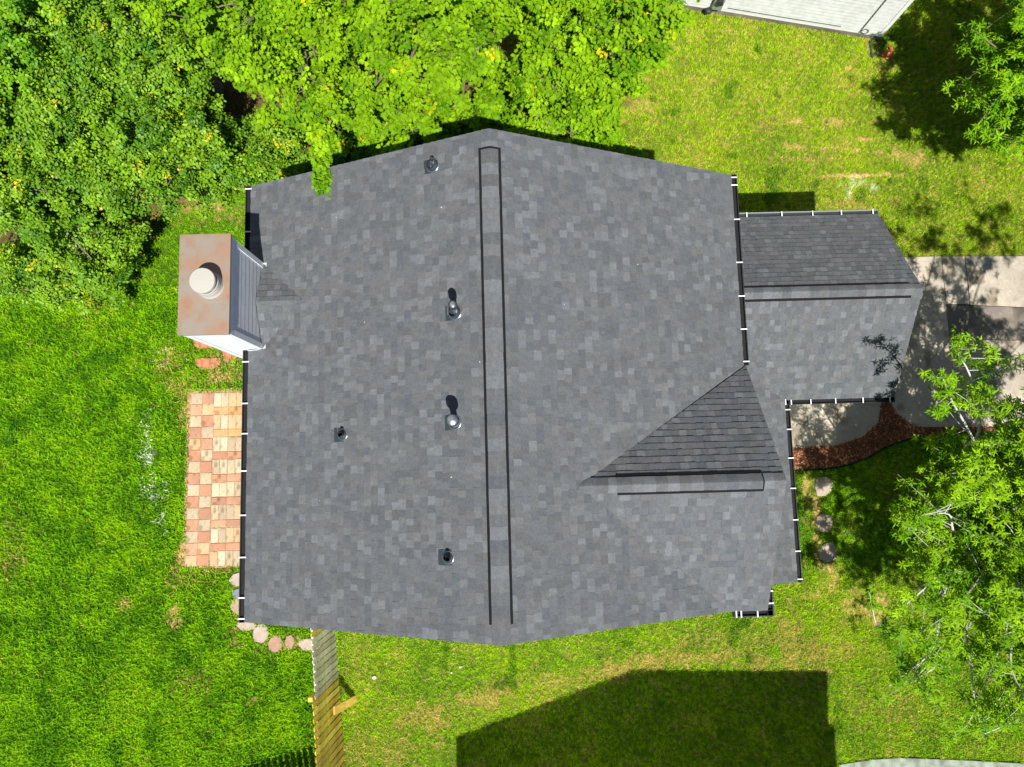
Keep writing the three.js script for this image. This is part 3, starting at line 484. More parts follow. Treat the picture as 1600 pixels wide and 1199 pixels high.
// chimney
{
  const c = new THREE.Group(); c.name = 'chimney'; H.add(c);
  part('chase', box(K.x0 + 0.02, K.x1 - 0.02, 0, K.h - 0.05, K.z0 + 0.02, K.z1 - 0.02), M.siding, c);
  const lap = (a, b, y0, y1, nx, nz) => { const t0 = 0.003, t1 = 0.007, pos = [], n = V(nx, 0, nz); for (const p of [a, b]) for (const [y, t] of [[y0, t1], [y1, t0], [y0, -0.01], [y1, -0.01]]) pos.push(p[0] + n.x * t, y, p[1] + n.z * t); return boxUV(geoFrom(pos, [0, 4, 1, 1, 4, 5, 0, 2, 4, 2, 6, 4, 1, 5, 3, 3, 5, 7, 0, 1, 2, 1, 3, 2, 4, 6, 5, 5, 6, 7])); };
  const sd = M.siding.clone(); sd.side = THREE.DoubleSide; const ex = 0.185;
  for (let y = 0.05; y < K.h - 0.3; y += ex) {
    if (y > 5.2) part('siding_board', lap([K.x1 - 0.02, K.z1 - 0.1], [K.x1 - 0.02, K.z0 + 0.1], y, y + ex, 1, 0), sd, c);
    part('siding_board', lap([K.x0 + 0.1, K.z1 - 0.02], [K.x1 - 0.1, K.z1 - 0.02], y, y + ex, 0, 1), sd, c);
    part('siding_board', lap([K.x0 + 0.02, K.z0 + 0.1], [K.x0 + 0.02, K.z1 - 0.1], y, y + ex, -1, 0), sd, c);
    part('siding_board', lap([K.x1 - 0.1, K.z0 + 0.02], [K.x0 + 0.1, K.z0 + 0.02], y, y + ex, 0, -1), sd, c);
  }
  for (const [x, z] of [[K.x0, K.z0], [K.x1, K.z0], [K.x0, K.z1], [K.x1, K.z1]]) { const sx = x === K.x0 ? 1 : -1, sz = z === K.z0 ? 1 : -1; part('corner_board', box(Math.min(x, x + sx * 0.1), Math.max(x, x + sx * 0.1), 0, K.h - 0.06, Math.min(z, z + sz * 0.1), Math.max(z, z + sz * 0.1)), M.trim, c); }
  part('frieze_board', box(K.x0 - 0.003, K.x1 + 0.003, K.h - 0.24, K.h - 0.05, K.z0 - 0.003, K.z1 + 0.003), M.trim, c);
  const rust = noiseTex(256, 512, (i, j) => { const u = i / 64, v = j / 64, a = fbm(u * 0.55 + 4, v * 0.55, 3), b = fbm(u * 1.4 + 30, v * 1.4, 4), k = sstep(0.3, 0.7, a), s = sstep(0.5, 0.85, b); const f = 0.94 + 0.1 * hash(i, j); let r = lerp(146, 154, k), g = lerp(136, 126, k), bb = lerp(124, 106, k); r = lerp(r, 150, s * 0.3); g = lerp(g, 98, s * 0.3); bb = lerp(bb, 64, s * 0.3); return [r * f / 255, g * f / 255, bb * f / 255]; });
  rust.wrapS = rust.wrapT = THREE.ClampToEdgeWrapping;
  const cv = new THREE.BoxGeometry(K.x1 - K.x0 + 0.05, 0.05, K.z1 - K.z0 + 0.05); cv.translate((K.x0 + K.x1) / 2, K.h - 0.025, kz); const cover = part('chase_cover', cv, std({ map: rust, roughness: 0.55, metalness: 0.15 }), c);
  const lx = -4.945, lz = -3.09, fl = M.white.clone(); fl.roughness = 0.4; fl.color = srgb(178, 175, 167);
  const lathe = (P, n) => { const g = new THREE.LatheGeometry(P.map(([r, y]) => new THREE.Vector2(r, y)), 40); g.translate(lx, K.h, lz); return part(n, g, fl, c); };
  fl.side = THREE.DoubleSide;
  lathe([[0.235, 0], [0.23, 0.02], [0.215, 0.03], [0.21, 0.12], [0.218, 0.125], [0.218, 0.14], [0.2, 0.15]], 'flue_collar');
  lathe([[0.17, 0.1], [0.17, 0.22]], 'flue_pipe');
  lathe([[0.212, 0.16], [0.22, 0.165], [0.22, 0.21], [0.205, 0.22]], 'flue_ring');
  lathe([[0.0, 0.34], [0.2, 0.335], [0.214, 0.328], [0.214, 0.27], [0.206, 0.268]], 'flue_cap');
  for (let i = 0; i < 4; i++) { const a = i * 1.57 + 0.4; part('cap_bracket', obox(V(lx + Math.cos(a) * 0.19, K.h + 0.14, lz + Math.sin(a) * 0.19), V(lx + Math.cos(a) * 0.19, K.h + 0.3, lz + Math.sin(a) * 0.19), 0.02, 0.004), fl, c); }
  // white sealed flashing at the roof line
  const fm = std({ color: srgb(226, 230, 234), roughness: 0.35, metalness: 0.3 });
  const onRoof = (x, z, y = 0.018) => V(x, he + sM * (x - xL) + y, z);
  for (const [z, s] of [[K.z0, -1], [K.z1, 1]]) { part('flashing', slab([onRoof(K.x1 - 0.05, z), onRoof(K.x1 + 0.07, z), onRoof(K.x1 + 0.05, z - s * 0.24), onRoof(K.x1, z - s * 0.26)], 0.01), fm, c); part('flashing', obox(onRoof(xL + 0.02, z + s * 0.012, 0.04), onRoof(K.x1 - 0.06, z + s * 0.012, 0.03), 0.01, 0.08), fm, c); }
}
// plumbing vents on the back slope
function vent(x, z, kind) {
  const g = new THREE.Group(); g.name = 'vent_pipe'; g.position.set(x, he + sM * (x - xL) + 0.012, z); H.add(g);
  const n = V(-sM, 1, 0).normalize(), q = new THREE.Quaternion().setFromUnitVectors(V(0, 1, 0), n), Lt = (P, m, name, tilt) => { const mm = m.clone(); mm.side = THREE.DoubleSide; const o = part(name, new THREE.LatheGeometry(P.map(([r, y]) => new THREE.Vector2(r, y)), 28), mm, g); if (tilt) o.quaternion.copy(q); return o; };
  const fl = part('flashing', box(-0.19, 0.05, 0, 0.006, -0.125, 0.125), M.lead, g); fl.quaternion.copy(q);
  const boot = kind ? [[0.118, 0.004], [0.11, 0.025], [0.098, 0.06], [0.085, 0.075], [0.08, 0.09]] : [[0.1, 0.004], [0.094, 0.02], [0.08, 0.03], [0.077, 0.048], [0.06, 0.055], [0.05, 0.085], [0.042, 0.09]];
  Lt(boot, M.lead, 'boot', true); Lt(kind ? [[0.125, 0.006], [0.125, 0.016], [0.11, 0.02]] : [[0.108, 0.006], [0.106, 0.016], [0.094, 0.018]], M.galv, 'boot_ring', true);
  if (kind === 0) { Lt([[0.036, 0], [0.036, 0.2], [0.03, 0.2], [0.03, 0.05]], M.ironDark, 'pipe'); }
  if (kind === 3) { Lt([[0.038, 0], [0.038, 0.26], [0.031, 0.265], [0.03, 0.1]], M.galv, 'pipe'); }
  if (kind === 1) { Lt([[0.052, 0], [0.052, 0.5]], M.galv, 'pipe'); Lt([[0.05, 0.44], [0.068, 0.47], [0.07, 0.6], [0.06, 0.625], [0, 0.635]], M.lead, 'rain_cap'); Lt([[0.0, 0.637], [0.04, 0.634], [0.045, 0.628]], M.galv, 'cap_top'); }
  if (kind === 2) { Lt([[0.055, 0], [0.055, 0.52]], M.galv, 'pipe'); Lt([[0.09, 0.1], [0.075, 0.13], [0.058, 0.135]], M.galv, 'storm_collar'); Lt([[0.06, 0.48], [0.095, 0.5], [0.1, 0.52], [0.1, 0.6], [0.088, 0.615]], M.lead, 'rain_cap'); Lt([[0.0, 0.64], [0.05, 0.636], [0.085, 0.62], [0.09, 0.61]], M.galv, 'cap_top'); }
}
vent(-1.16, -5.15, 3); vent(-0.81, -2.5, 1); vent(-0.85, -0.66, 2); vent(-2.92, -0.55, 0); vent(-1.0, 1.53, 0);
// pale scraps blown onto the roof
{
  const R = rng(55), L2 = []; for (let i = 0; i < 14; i++) { const w = R() < 0.6, x = w ? lerp(-4.6, -0.4, R()) : lerp(0.2, 3.6, R()), z = lerp(-5, 2.4, R()), s = 0.008 + R() * 0.014; if (!w && x > 1 && z > -1.8) continue; const y = he + sM * (w ? x - xL : xR - x) + 0.02; const g = new THREE.TetrahedronGeometry(s); g.scale(1, 0.3, 0.5); g.rotateY(R() * 6); g.translate(x, y, z); L2.push(g); }
  tag(part('roof_litter', merge(L2), M.white, scene), 'tiny pale scraps lying on the dark shingles', 'litter', null, 'stuff');
}
// ------------------------------------------------------------------ trees
function leafShape(kind) { // flat leaf along +z from the origin, length 1, gently folded; returns {pos, idx}
  let o;
  if (kind === 'maple') o = [[0, 0], [0.16, 0.08], [0.44, 0.06], [0.34, 0.26], [0.54, 0.5], [0.3, 0.52], [0.24, 0.72], [0, 1], [-0.24, 0.72], [-0.3, 0.52], [-0.54, 0.5], [-0.34, 0.26], [-0.44, 0.06], [-0.16, 0.08]];
  else if (kind === 'ovate') o = [[0, 0], [0.26, 0.2], [0.34, 0.45], [0.22, 0.78], [0, 1], [-0.22, 0.78], [-0.34, 0.45], [-0.26, 0.2]];
  else o = [[0, 0], [0.11, 0.3], [0.12, 0.55], [0, 1], [-0.12, 0.55], [-0.11, 0.3]];
  const pos = [0, -0.02, 0.42], idx = []; for (const [x, z] of o) pos.push(x, Math.abs(x) * 0.28 - z * z * 0.16, z);
  for (let i = 1; i <= o.length; i++) idx.push(0, i % o.length + 1, i);
  return { pos, idx };
}
function sprigGeo(kind, seed) { // a twig end with its leaves
  const R = rng(seed), sh = leafShape(kind), pos = [], idx = [], q = new THREE.Quaternion(), v = new THREE.Vector3();
  const put = (o, yaw, pitch, roll, s) => { q.setFromEuler(new THREE.Euler(pitch, yaw, roll, 'YXZ')); const i0 = pos.length / 3; for (let i = 0; i < sh.pos.length; i += 3) { v.set(sh.pos[i], sh.pos[i + 1], sh.pos[i + 2]).multiplyScalar(s).applyQuaternion(q); pos.push(v.x + o[0], v.y + o[1], v.z + o[2]); } for (const k of sh.idx) idx.push(i0 + k); };
  const r = (a) => (R() - 0.5) * 2 * a;
  if (kind === 'lance') { for (let i = 0; i < 8; i++) put([r(0.01), r(0.02), r(0.01)], i / 8 * 6.283 + r(0.3), 0.15 + r(0.4), r(0.6), 0.15 * (0.7 + 0.5 * R())); for (let i = 0; i < 5; i++) put([r(0.02), -0.05 - 0.05 * R(), -0.06 - 0.1 * R()], R() * 6.283, 0.2 + r(0.4), r(0.6), 0.13 * (0.7 + 0.5 * R())); }
  else { const n = kind === 'maple' ? 7 : 9, sz = kind === 'maple' ? 0.125 : 0.088; for (let i = 0; i < n; i++) { const t = i / (n - 1), sd = i === n - 1 ? 0 : i % 2 ? 1 : -1; put([sd * 0.03 + r(0.03), r(0.04), lerp(-0.16, 0.12, t)], sd * (1.1 + r(0.5)), 0.25 + r(0.45), r(0.55), sz * (0.7 + 0.6 * R())); } }
  return geoFrom(pos, idx);
}
const SPRIG = {}; for (const k of ['maple', 'ovate', 'lance']) SPRIG[k] = [sprigGeo(k, 3), sprigGeo(k, 8)];
const leafMat = (gl, sp = 0.4) => new THREE.MeshPhysicalMaterial({ color: 0xffffff, roughness: gl, transmission: 0.22, thickness: 0, side: THREE.DoubleSide, specularIntensity: sp });
const LEAF = { maple: leafMat(0.7, 0.25), ovate: leafMat(0.5, 0.6), lance: leafMat(0.65, 0.2) };
const barkTex = noiseTex(128, 256, (i, j) => { const f = 0.72 + 0.3 * tnoise(i / 4, j / 16, 32) + 0.12 * hash(i, j); return [f, f, f]; });
const BARK = { pale: std({ color: srgb(178, 170, 160), map: barkTex }), grey: std({ color: srgb(132, 122, 108), map: barkTex }), white: std({ color: srgb(214, 212, 208), map: barkTex }) };
function tree(o) {
  const R = rng(o.seed), g = thing(o.name, o.label, o.category || 'tree', [o.x, 0, o.z], 0, o.group), bark = BARK[o.bark || 'grey'];
  const env = o.env.map((e) => ({ c: V(e[0], e[1], e[2]), r: V(e[3], e[4], e[5]), k: e[6] || 1 }));
  const inside = (p) => env.some((e) => ((p.x - e.c.x) / e.r.x) ** 2 + ((p.y - e.c.y) / e.r.y) ** 2 + ((p.z - e.c.z) / e.r.z) ** 2 < 1);
  const top = V((R() - 0.5) * 0.3, o.trunkH, (R() - 0.5) * 0.3);
  const stems = o.stems || 1;
  const fork = [];
  for (let s = 0; s < stems; s++) { const a = s / stems * 6.283 + R(), k = stems > 1 ? 0.5 + R() * 0.4 : 0, t = top.clone().add(V(Math.cos(a) * k, R() * 0.4, Math.sin(a) * k)); part('trunk', taper([V(Math.cos(a) * k * 0.25, -0.1, Math.sin(a) * k * 0.25), V(Math.cos(a) * k * 0.5 + (R() - 0.5) * 0.15, o.trunkH * 0.5, Math.sin(a) * k * 0.5 + (R() - 0.5) * 0.15), t], [o.trunkR * 1.25, o.trunkR * 0.85, o.trunkR * 0.6], 9), bark, g); fork.push(t); }
  const twigs = [], tips = [];
  for (const e of env) {
    const n = Math.round(e.k * o.limbs * (e.r.x * e.r.z) / o.norm);
    for (let i = 0; i < n; i++) {
      const a = (i + R()) / n * 6.283, rr = 0.35 + 0.55 * Math.sqrt(R()), el = lerp(-0.35, 0.8, R()), ce = Math.sqrt(Math.max(0.05, 1 - el * el));
      const end = V(e.c.x + Math.cos(a) * e.r.x * rr * ce, e.c.y + e.r.y * rr * el, e.c.z + Math.sin(a) * e.r.z * rr * ce), st = fork[Math.floor(R() * fork.length)];
      const mid = st.clone().lerp(end, 0.5).add(V((R() - 0.5) * 0.5, 0.25 + R() * 0.4, (R() - 0.5) * 0.5)), r0 = Math.min(o.trunkR * 0.4, 0.014 + 0.011 * end.distanceTo(st));
      const w1 = st.clone().lerp(mid, 0.5).add(V((R() - 0.5) * 0.6, (R() - 0.5) * 0.3, (R() - 0.5) * 0.6)), w2 = mid.clone().lerp(end, 0.5).add(V((R() - 0.5) * 0.65, (R() - 0.5) * 0.35, (R() - 0.5) * 0.65)); part('limb', taper([st, w1, mid, w2, end], [r0, r0 * 0.75, r0 * 0.5, r0 * 0.3, 0.007], 6), bark, g);
      const c = new THREE.CatmullRomCurve3([st, w1, mid, w2, end]); tips.push([c.getPoint(0.8), end]);
      for (let k = 0; k < o.twigs; k++) {
        const t = 0.35 + 0.65 * (k + R()) / o.twigs, p = c.getPoint(t), dir = V(R() - 0.5, (R() - 0.35) * 0.8, R() - 0.5).normalize(), len = 0.4 + R() * 0.9, q = p.clone().addScaledVector(dir, len);
        if (!inside(q)) { if (R() < 0.6) continue; q.copy(p).addScaledVector(dir, len * 0.45); }
        const m2 = p.clone().lerp(q, 0.5).add(V((R() - 0.5) * 0.12, 0.05, (R() - 0.5) * 0.12)); twigs.push(taper([p, m2, q], [0.009, 0.006, 0.003], 4)); tips.push([p, q]);
      }
    }
  }
  if (o.extra) for (const [p, q, w] of o.extra) for (let k = 0; k < (w || 1); k++) tips.push([p, q]);
  if (twigs.length) part('twigs', merge(twigs), bark, g).userData.kind = 'stuff';
  const mats = [[], []], cols = [[], []], e = new THREE.Euler(), qq = new THREE.Quaternion(), col = new THREE.Color(), pal = o.palette;
  for (const [p, q] of tips) {
    const n = o.sprigs, ct = R();
    for (let i = 0; i < n; i++) {
      const t = 0.45 + 0.62 * R(), sp = o.spread || 0.19, pt = p.clone().lerp(q, t).add(V((R() + R() - 1) * sp, (R() + R() - 1) * sp * 0.8 + 0.03, (R() + R() - 1) * sp)); if (pt.y < 0.15) continue;
      const out = Math.atan2(pt.x - p.x, pt.z - p.z); e.set((R() - 0.35) * 1.2, out + (R() - 0.5) * 2.2, (R() - 0.5) * 0.8, 'YXZ'); qq.setFromEuler(e); const s = o.size * (0.75 + 0.5 * R());
      const k = R() < 0.5 ? 0 : 1; mats[k].push(new THREE.Matrix4().compose(pt, qq, V(s, s, s)));
      const u = clamp(ct * 0.6 + R() * 0.4); /* leaf hue: chance per twig and per sprig, whatever its place in the crown */ col.copy(pal[0]).lerp(pal[1], u); if (R() < (o.yellow || 0) * (ct > 0.75 ? 3 : 0.4)) col.lerp(pal[2], 0.4 + 0.6 * R()); col.multiplyScalar(0.8 + 0.4 * R()); cols[k].push(col.r, col.g, col.b);
    }
  }
  let total = 0;
  const cr = new THREE.Group();
  for (const k of [0, 1]) { const im = new THREE.InstancedMesh(SPRIG[o.leaf][k], LEAF[o.leaf], mats[k].length); im.name = 'crown'; mats[k].forEach((m, i) => im.setMatrixAt(i, m)); im.instanceColor = new THREE.InstancedBufferAttribute(new Float32Array(cols[k]), 3); im.castShadow = im.receiveShadow = true; im.userData.kind = 'stuff'; g.add(im); total += mats[k].length; }
  console.log(o.name, 'tips', tips.length, 'sprigs', total);
  return g;
}
const palMaple = [srgb(72, 124, 4), srgb(150, 192, 14), srgb(206, 200, 20)], palBroad = [srgb(54, 112, 8), srgb(144, 186, 28), srgb(214, 196, 40)], palLance = [srgb(62, 122, 6), srgb(156, 198, 18), srgb(206, 200, 50)], palElm = [srgb(70, 132, 8), srgb(146, 192, 18), srgb(200, 190, 30)];
const mg = 'maples behind the house', bg = 'broadleaf trees in the back corner', sg = 'low shrubs under the trees';
const maple = (label, seed, x, z, H2, env, norm, extra) => tree({ name: 'maple_tree', label, group: mg, seed, x, z, trunkH: H2, trunkR: 0.18, env, limbs: 36, norm, twigs: 9, sprigs: 14, size: 0.73, leaf: 'maple', palette: palMaple, yellow: 0.008, bark: 'grey', extra });
maple('maple over the ridge end, with the widest bright green crown', 21, -1.6, -10.4, 3.0, [[0, 5.4, 0, 3.1, 2.1, 3.0], [-0.3, 4.7, 2.6, 2.0, 1.3, 1.5]], 9);
maple('maple with one leafy branch hanging over the rear roof slope', 22, -4.9, -10.4, 3.0, [[0, 5.6, 0, 2.6, 2.0, 2.8], [1.2, 5.4, 3.0, 1.2, 0.9, 1.3]], 7, [[V(1.5, 5.9, 3.9), V(1.55, 5.95, 4.6), 1], [V(1.5, 5.95, 4.5), V(1.62, 5.9, 5.15), 2]]);
maple('smaller maple nearest the white neighbouring house', 23, 2.4, -10.1, 2.4, [[0, 4.4, 0, 2.2, 1.7, 2.4], [-1.0, 3.2, 2.2, 1.7, 1.2, 1.5]], 5.3);
const broad = (label, seed, x, z, H2, env, norm, pal) => tree({ name: 'broadleaf_tree', label, group: bg, seed, x, z, trunkH: H2, trunkR: 0.12, env, limbs: 30, norm, twigs: 9, sprigs: 15, size: 0.92, leaf: 'ovate', palette: pal || palBroad, yellow: 0.012, bark: 'grey' });
broad('dark leaved tree just above the chimney', 31, -8.5, -7.9, 1.6, [[0, 2.9, 0, 2.5, 1.5, 2.3], [1.7, 1.9, 0.4, 1.5, 1.2, 1.3]], 6);
broad('dark leaved tree at the left edge beside the back lawn', 32, -11.8, -7.4, 1.5, [[0, 2.6, 0, 2.6, 1.6, 2.7], [1.7, 1.4, 1.9, 1.0, 1.0, 1.2]], 6.5);
broad('tall dark tree in the top left corner', 33, -11.4, -11.0, 2.2, [[0, 4.0, 0, 3.3, 2.0, 3.2]], 9, palElm);
broad('low dark tree between the corner tree and the maples', 34, -7.8, -10.6, 1.8, [[0, 3.4, 0, 2.6, 1.7, 2.6]], 6);
broad('dark tree in the middle of the left thicket', 35, -10.1, -9.0, 1.8, [[0, 3.2, 0, 2.4, 1.5, 2.4]], 6);
const shrub = (label, seed, x, z, env, leaf = 'ovate', pal = palBroad) => tree({ name: 'shrub', label, category: 'shrub', group: sg, seed, x, z, trunkH: 0.5, trunkR: 0.04, env, limbs: 14, norm: 1.6, twigs: 6, sprigs: 11, size: 0.9, leaf, palette: pal, yellow: 0.02, bark: 'grey' });
shrub('green shrub in shade at the foot of the overhanging maple branch', 41, -4.2, -7.3, [[0, 1.2, 0, 1.6, 1.0, 1.1], [1.9, 1.0, -0.4, 1.3, 0.9, 1.0]]);
shrub('shrub between the rear roof corner and the thicket', 42, -6.1, -7.9, [[0, 1.4, 0, 1.4, 1.2, 1.3]]);
shrub('bright shrub in the shadow below the ridge end', 43, -1.2, -7.9, [[0, 1.7, 0, 1.7, 1.3, 1.0], [1.8, 1.5, 0.1, 1.3, 1.1, 0.9]], 'maple', palMaple);
shrub('leafy shrub filling the gap between the two nearer maples', 47, 0.6, -9.0, [[0, 1.9, 0, 1.5, 1.3, 1.2], [0.9, 1.6, 1.0, 1.0, 0.9, 0.8]], 'maple', palMaple);
shrub('leafy shrub under the hanging branch maple', 48, -3.4, -8.6, [[0, 2.0, 0, 1.6, 1.4, 1.1]], 'maple', palMaple);
shrub('small shrub at the end of the house shadow', 44, 2.6, -7.9, [[0, 0.9, 0, 0.9, 0.7, 0.7]], 'maple', palMaple);
shrub('low leafy bush at the left edge of the back lawn', 45, -12.0, -5.3, [[0, 0.9, 0, 1.3, 0.8, 0.9], [1.4, 0.7, 0.4, 0.8, 0.6, 0.7]]);
shrub('leafy bush drooping onto the back lawn left of the chimney', 46, -9.9, -5.7, [[0, 0.9, 0, 1.0, 0.8, 0.9], [0.1, 0.6, 0.9, 0.5, 0.5, 0.6]]);
tree({ name: 'street_tree', label: 'tree with pale branches and starry leaves beside the driveway', seed: 51, x: 11.0, z: 1.7, trunkH: 1.8, trunkR: 0.15, stems: 3, env: [[0.4, 4.6, 0, 4.2, 2.2, 4.2, 0.9], [-1.4, 3.7, 2.2, 2.6, 1.5, 2.4, 1.0], [-2.2, 3.6, 0.2, 2.3, 1.3, 2.0, 0.25], [-1.5, 4.6, -2.6, 1.8, 1.2, 1.6, 0.5], [0.9, 3.8, 3.3, 2.8, 1.6, 2.0, 0.65], [2.2, 7.0, -2.6, 3.3, 1.8, 2.7, 0.6]], limbs: 44, norm: 18.5, twigs: 11, sprigs: 9, size: 0.76, leaf: 'lance', palette: palLance, yellow: 0, bark: 'white', spread: 0.24 });
tree({ name: 'shade_tree', label: 'dense tree at the top right corner shading the side lawn', seed: 61, x: 15.6, z: -8.4, trunkH: 2.2, trunkR: 0.18, env: [[-0.2, 4.4, 0, 4.6, 2.4, 3.6], [-2.6, 3.4, 0.3, 2.2, 1.8, 2.2], [-3.4, 3.2, -0.1, 1.9, 1.5, 2.4, 1.6]], limbs: 56, norm: 16, twigs: 11, sprigs: 12, size: 0.85, leaf: 'lance', palette: palElm, yellow: 0, bark: 'grey' });
// ------------------------------------------------------------------ fence and gate
{
  const R = rng(71), wood = (r, g, b) => std({ color: srgb(r, g, b), map: noiseTex(64, 256, (i, j) => { const f = 0.8 + 0.22 * tnoise(i / 3, j / 40, 64) + 0.06 * hash(i, j + r); return [f, f, f]; }, 1), roughness: 0.9 });
  const yel = [wood(226, 194, 72), wood(208, 176, 60), wood(238, 208, 88), wood(192, 164, 66)], grey = [wood(206, 196, 160), wood(192, 180, 146), wood(216, 206, 172)], bright = wood(222, 184, 80);
  const fx = (z) => lerp(-4.53, -4.3, (z - 4.2) / 3.3);
  const picket = (par, x, z, w, h, m, ang) => { const sh = new THREE.Shape([[-w / 2, 0], [w / 2, 0], [w / 2, h - 0.04], [w / 2 - 0.035, h], [-w / 2 + 0.035, h], [-w / 2, h - 0.04]].map(([a, b]) => new THREE.Vector2(a, b))), g = new THREE.ExtrudeGeometry(sh, { depth: 0.02, bevelEnabled: false }); g.translate(0, 0.03, -0.01); const o = part('picket', boxUV(g), m, par); o.position.set(x, 0, z); o.rotation.set((R() - 0.5) * 0.015, Math.PI / 2 + ang + (R() - 0.5) * 0.03, (R() - 0.5) * 0.012); };
  const ang = -Math.atan2(0.23, 3.3) * -1;
  const gate = thing('wooden_gate', 'weathered grey wooden gate beside the rear roof corner', 'gate', [-4.5, 0, 4.5]); gate.rotation.z = 0.07;
  for (let k = 0; k < 11; k++) { const z = 3.75 + 0.152 * k; picket(gate, fx(z) + 4.5, z - 4.5, 0.124, 1.72 + (R() - 0.5) * 0.02, k === 1 ? bright : grey[k % 3], ang); }
  for (const h of [0.35, 1.45]) part('rail', obox(V(fx(3.7) + 4.43, h, -0.8), V(fx(5.25) + 4.43, h, 0.75), 0.04, 0.09), M.trim, gate);
  part('brace', obox(V(fx(3.7) + 4.43, 0.35, -0.8), V(fx(5.25) + 4.43, 1.45, 0.75), 0.035, 0.09), M.trim, gate);
  const f1 = thing('wooden_fence', 'yellowish wooden fence running from the gate to the bottom edge', 'fence', [-4.35, 0, 7]); f1.rotation.z = 0.09;
  for (let k = 0; k < 24; k++) { const z = 5.45 + 0.168 * k; picket(f1, fx(z) + 4.35, z - 7, 0.132, 1.8 + (R() - 0.5) * 0.03, yel[Math.floor(R() * 4)], ang); }
  for (const h of [0.4, 1.4]) part('rail', obox(V(fx(5.4) + 4.28, h, -1.6), V(fx(9.2) + 4.28, h, 2.2), 0.04, 0.09), yel[1], f1);
  for (const z of [5.34, 7.6]) part('post', box(fx(z) + 4.35 - 0.14, fx(z) + 4.35 - 0.03, 0, 1.75, z - 7 - 0.05, z - 7 + 0.05), yel[2], f1);
  const bd = part('leaning_board', obox(V(0, 0, 0), V(-0.33, 0.86, -0.02), 0.19, 0.04, V(1, 0.4, 0)), bright, scene); bd.position.set(-4.02, 0.02, 5.9); tag(bd, 'bright yellow board leaning on the wooden fence', 'board');
  // the fence just below the frame: only its shadow reaches into view
  const f2 = thing('wooden_fence', 'slatted wooden fence whose barred shadow falls on the lawn', 'fence', [-4.6, 0, 7.9]); f2.rotation.y = 0.24;
  for (let k = 0; k < 26; k++) { const sh = box(-0.2 - 0.155 * k - 0.115, -0.2 - 0.155 * k, 0.05, 1.8 + (R() - 0.5) * 0.04, -0.01, 0.012); part('picket', sh, yel[Math.floor(R() * 4)], f2); }
  for (const h of [0.5, 1.45]) part('rail', box(-4.3, -0.1, h, h + 0.07, 0.013, 0.05), yel[1], f2);
}
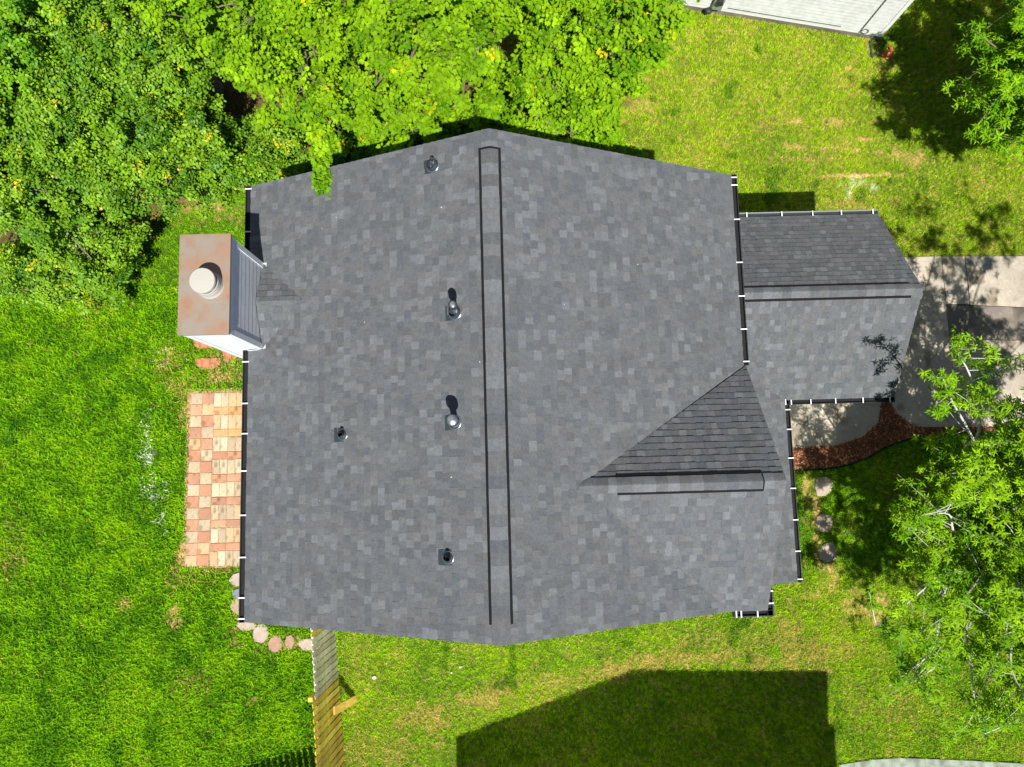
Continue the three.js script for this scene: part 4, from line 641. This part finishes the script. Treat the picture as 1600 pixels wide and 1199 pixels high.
// ------------------------------------------------------------------ neighbouring houses
{
  const g = thing('neighbour_house', 'white sided house at the top right of the lawn', 'house', [nbC[0], 0, nbC[1]], nbA);
  const sd = M.nsiding.clone(); sd.side = THREE.DoubleSide;
  part('wall', box(-10, 0, 0.16, 5.2, -8, 0), M.nsiding, g); part('foundation', box(-10.02, 0.02, -0.1, 0.16, -8.02, 0.02), M.darkConcrete, g);
  const L2 = []; for (let k = 0; k < 40; k++) { const y0 = 0.14 + k * 0.125, y1 = y0 + 0.13; for (const [a, b, n] of [[V(-10, 0, 0), V(-0.06, 0, 0), V(0, 0, 1)], [V(0, 0, -0.06), V(0, 0, -8), V(1, 0, 0)]]) { const pos = []; for (const p of [a, b]) for (const [y, t] of [[y0, 0.02], [y1, 0.006], [y0, -0.004], [y1, -0.004]]) pos.push(p.x + n.x * t, y, p.z + n.z * t); L2.push(boxUV(geoFrom(pos, [0, 4, 1, 1, 4, 5, 0, 2, 4, 2, 6, 4, 1, 5, 3, 3, 5, 7]))); } }
  part('siding', merge(L2), sd, g).userData.kind = 'stuff';
  part('corner_board', box(-0.07, 0.03, 0.16, 5.15, -0.07, 0.03), M.white, g);
  for (const s of [1, -1]) part('roof', slab([V(-10.4, 5.1, s > 0 ? 0.35 : -8.35), V(0.35, 5.1, s > 0 ? 0.35 : -8.35), V(0.35, 7.0, -4), V(-10.4, 7.0, -4)], 0.12), M.deck, g);
  part('conduit', tube([V(-0.62, 5, 0.04), V(-0.62, 2, 0.04), V(-0.62, 0.22, 0.045)], 0.012), M.cable, g);
  part('cable', tube([V(-4.4, 0.34, 0.035), V(-2.5, 0.33, 0.035), V(-1.2, 0.34, 0.035)], 0.009), M.cable, g);
  part('cable_coil', new THREE.TorusGeometry(0.09, 0.009, 6, 20).translate(-0.5, 0.3, 0.04), M.cable, g);
  const mt = new THREE.Group(); mt.name = 'utility_meter'; mt.position.set(-4.72, 0, 0.02); g.add(mt);
  part('meter_box', box(-0.13, 0.13, 0.35, 0.9, 0, 0.14), M.gutterGrey, mt); const gl = new THREE.CylinderGeometry(0.09, 0.09, 0.1, 20); gl.rotateX(Math.PI / 2); gl.translate(0, 0.74, 0.19); part('meter_dial', gl, M.ironDark, mt); part('service_pipe', tube([V(0.1, 0.9, 0.07), V(0.1, 2.5, 0.07), V(0.1, 5, 0.07)], 0.025), M.gutterGrey, mt); part('gas_regulator', new THREE.SphereGeometry(0.1, 14, 10).scale(1, 0.7, 1).translate(-0.2, 0.3, 0.16), M.ironDark, mt);
  const dp = thing('downspout', 'dark green drain pipe bent out from the neighbour corner', 'drain pipe', [10.7, 0, -11.45]);
  part('pipe', tube([V(-0.1, 0.06, -0.12), V(-0.1, 0.05, 0.1), V(-0.1, 0.05, 0.38)], 0.035), std({ color: srgb(36, 66, 44) }), dp); part('pipe', tube([V(-0.1, 0.05, 0.38), V(0.2, 0.05, 0.08), V(0.5, 0.06, -0.25)], 0.03), std({ color: srgb(50, 84, 58) }), dp);
  const R = rng(15), bm = [std({ color: srgb(190, 92, 58) }), std({ color: srgb(206, 116, 78) })];
  ['red brick lying flat beside the green drain pipe', 'red brick standing askew against its neighbour by the drain pipe', 'outermost red brick of the small pile by the drain pipe'].forEach((lab, k) => { const b = part('loose_brick', box(-0.1, 0.1, 0, 0.06, -0.045, 0.045), bm[k % 2], scene); b.position.set(10.95 + k * 0.1, 0.02 + (k === 1 ? 0.03 : 0), -11.15 + k * 0.06 - (k === 2 ? 0.25 : 0)); b.rotation.set(0, 0.7 + k * 0.5, k === 1 ? 0.2 : 0); tag(b, lab, 'brick', 'loose bricks by the drain pipe'); });
}
{ // the house below the frame, known by its shadow
  const g = thing('shadow_house', 'grey house south of the lawn, seen by its dark shadow', 'house', [3.7, 0, 12.5]);
  const W = (pts, z0, z1) => { const sh = new THREE.Shape(pts.map(([a, b]) => new THREE.Vector2(a, b))), e = new THREE.ExtrudeGeometry(sh, { depth: z1 - z0, bevelEnabled: false }); e.translate(0, 0, z0); return boxUV(e); };
  part('wall', W([[-4.55, 0], [4.5, 0], [4.5, 4.6], [0, 7.0], [-4.55, 4.6]], -2.85, 5), M.siding, g);
  for (const s of [-1, 1]) part('roof', slab([V(0, 7.2, -3.0), V(s * 4.79, 4.6, -3.0), V(s * 4.79, 4.6, 5.2), V(0, 7.2, 5.2)], 0.1), M.deck, g);
  const w = new THREE.Group(); w.name = 'wing'; w.rotation.y = -0.035; w.position.set(0, 0, 0); g.add(w);
  part('wall', box(-0.2, 4.35, 0, 4.85, -3.98, 1), M.siding, w); part('roof', slab([V(-0.35, 4.98, -4.27), V(4.62, 4.98, -4.27), V(4.62, 6.4, 1.2), V(-0.35, 6.4, 1.2)], 0.1), M.deck, w);
}
// scraps in the grass
[[-3.54, 5.38, 'crumpled white scrap of paper near the fence on the grass'], [-1.35, 5.19, 'larger of two pale pebbles on the grass below the ridge'], [-1.57, 5.32, 'smaller of two pale pebbles on the grass below the ridge']].forEach(([x, z, lab], i) => { const o = part(i ? 'pebble' : 'paper_scrap', new THREE.IcosahedronGeometry(i ? 0.045 - i * 0.008 : 0.06, 1).scale(1, 0.5, 0.7), M.white, scene); o.position.set(x, 0.05, z); tag(o, lab, i ? 'pebble' : 'scrap'); });

scene.traverse((o) => { if (o.isMesh) { o.castShadow = true; o.receiveShadow = true; } });
renderer.render(scene, camera);
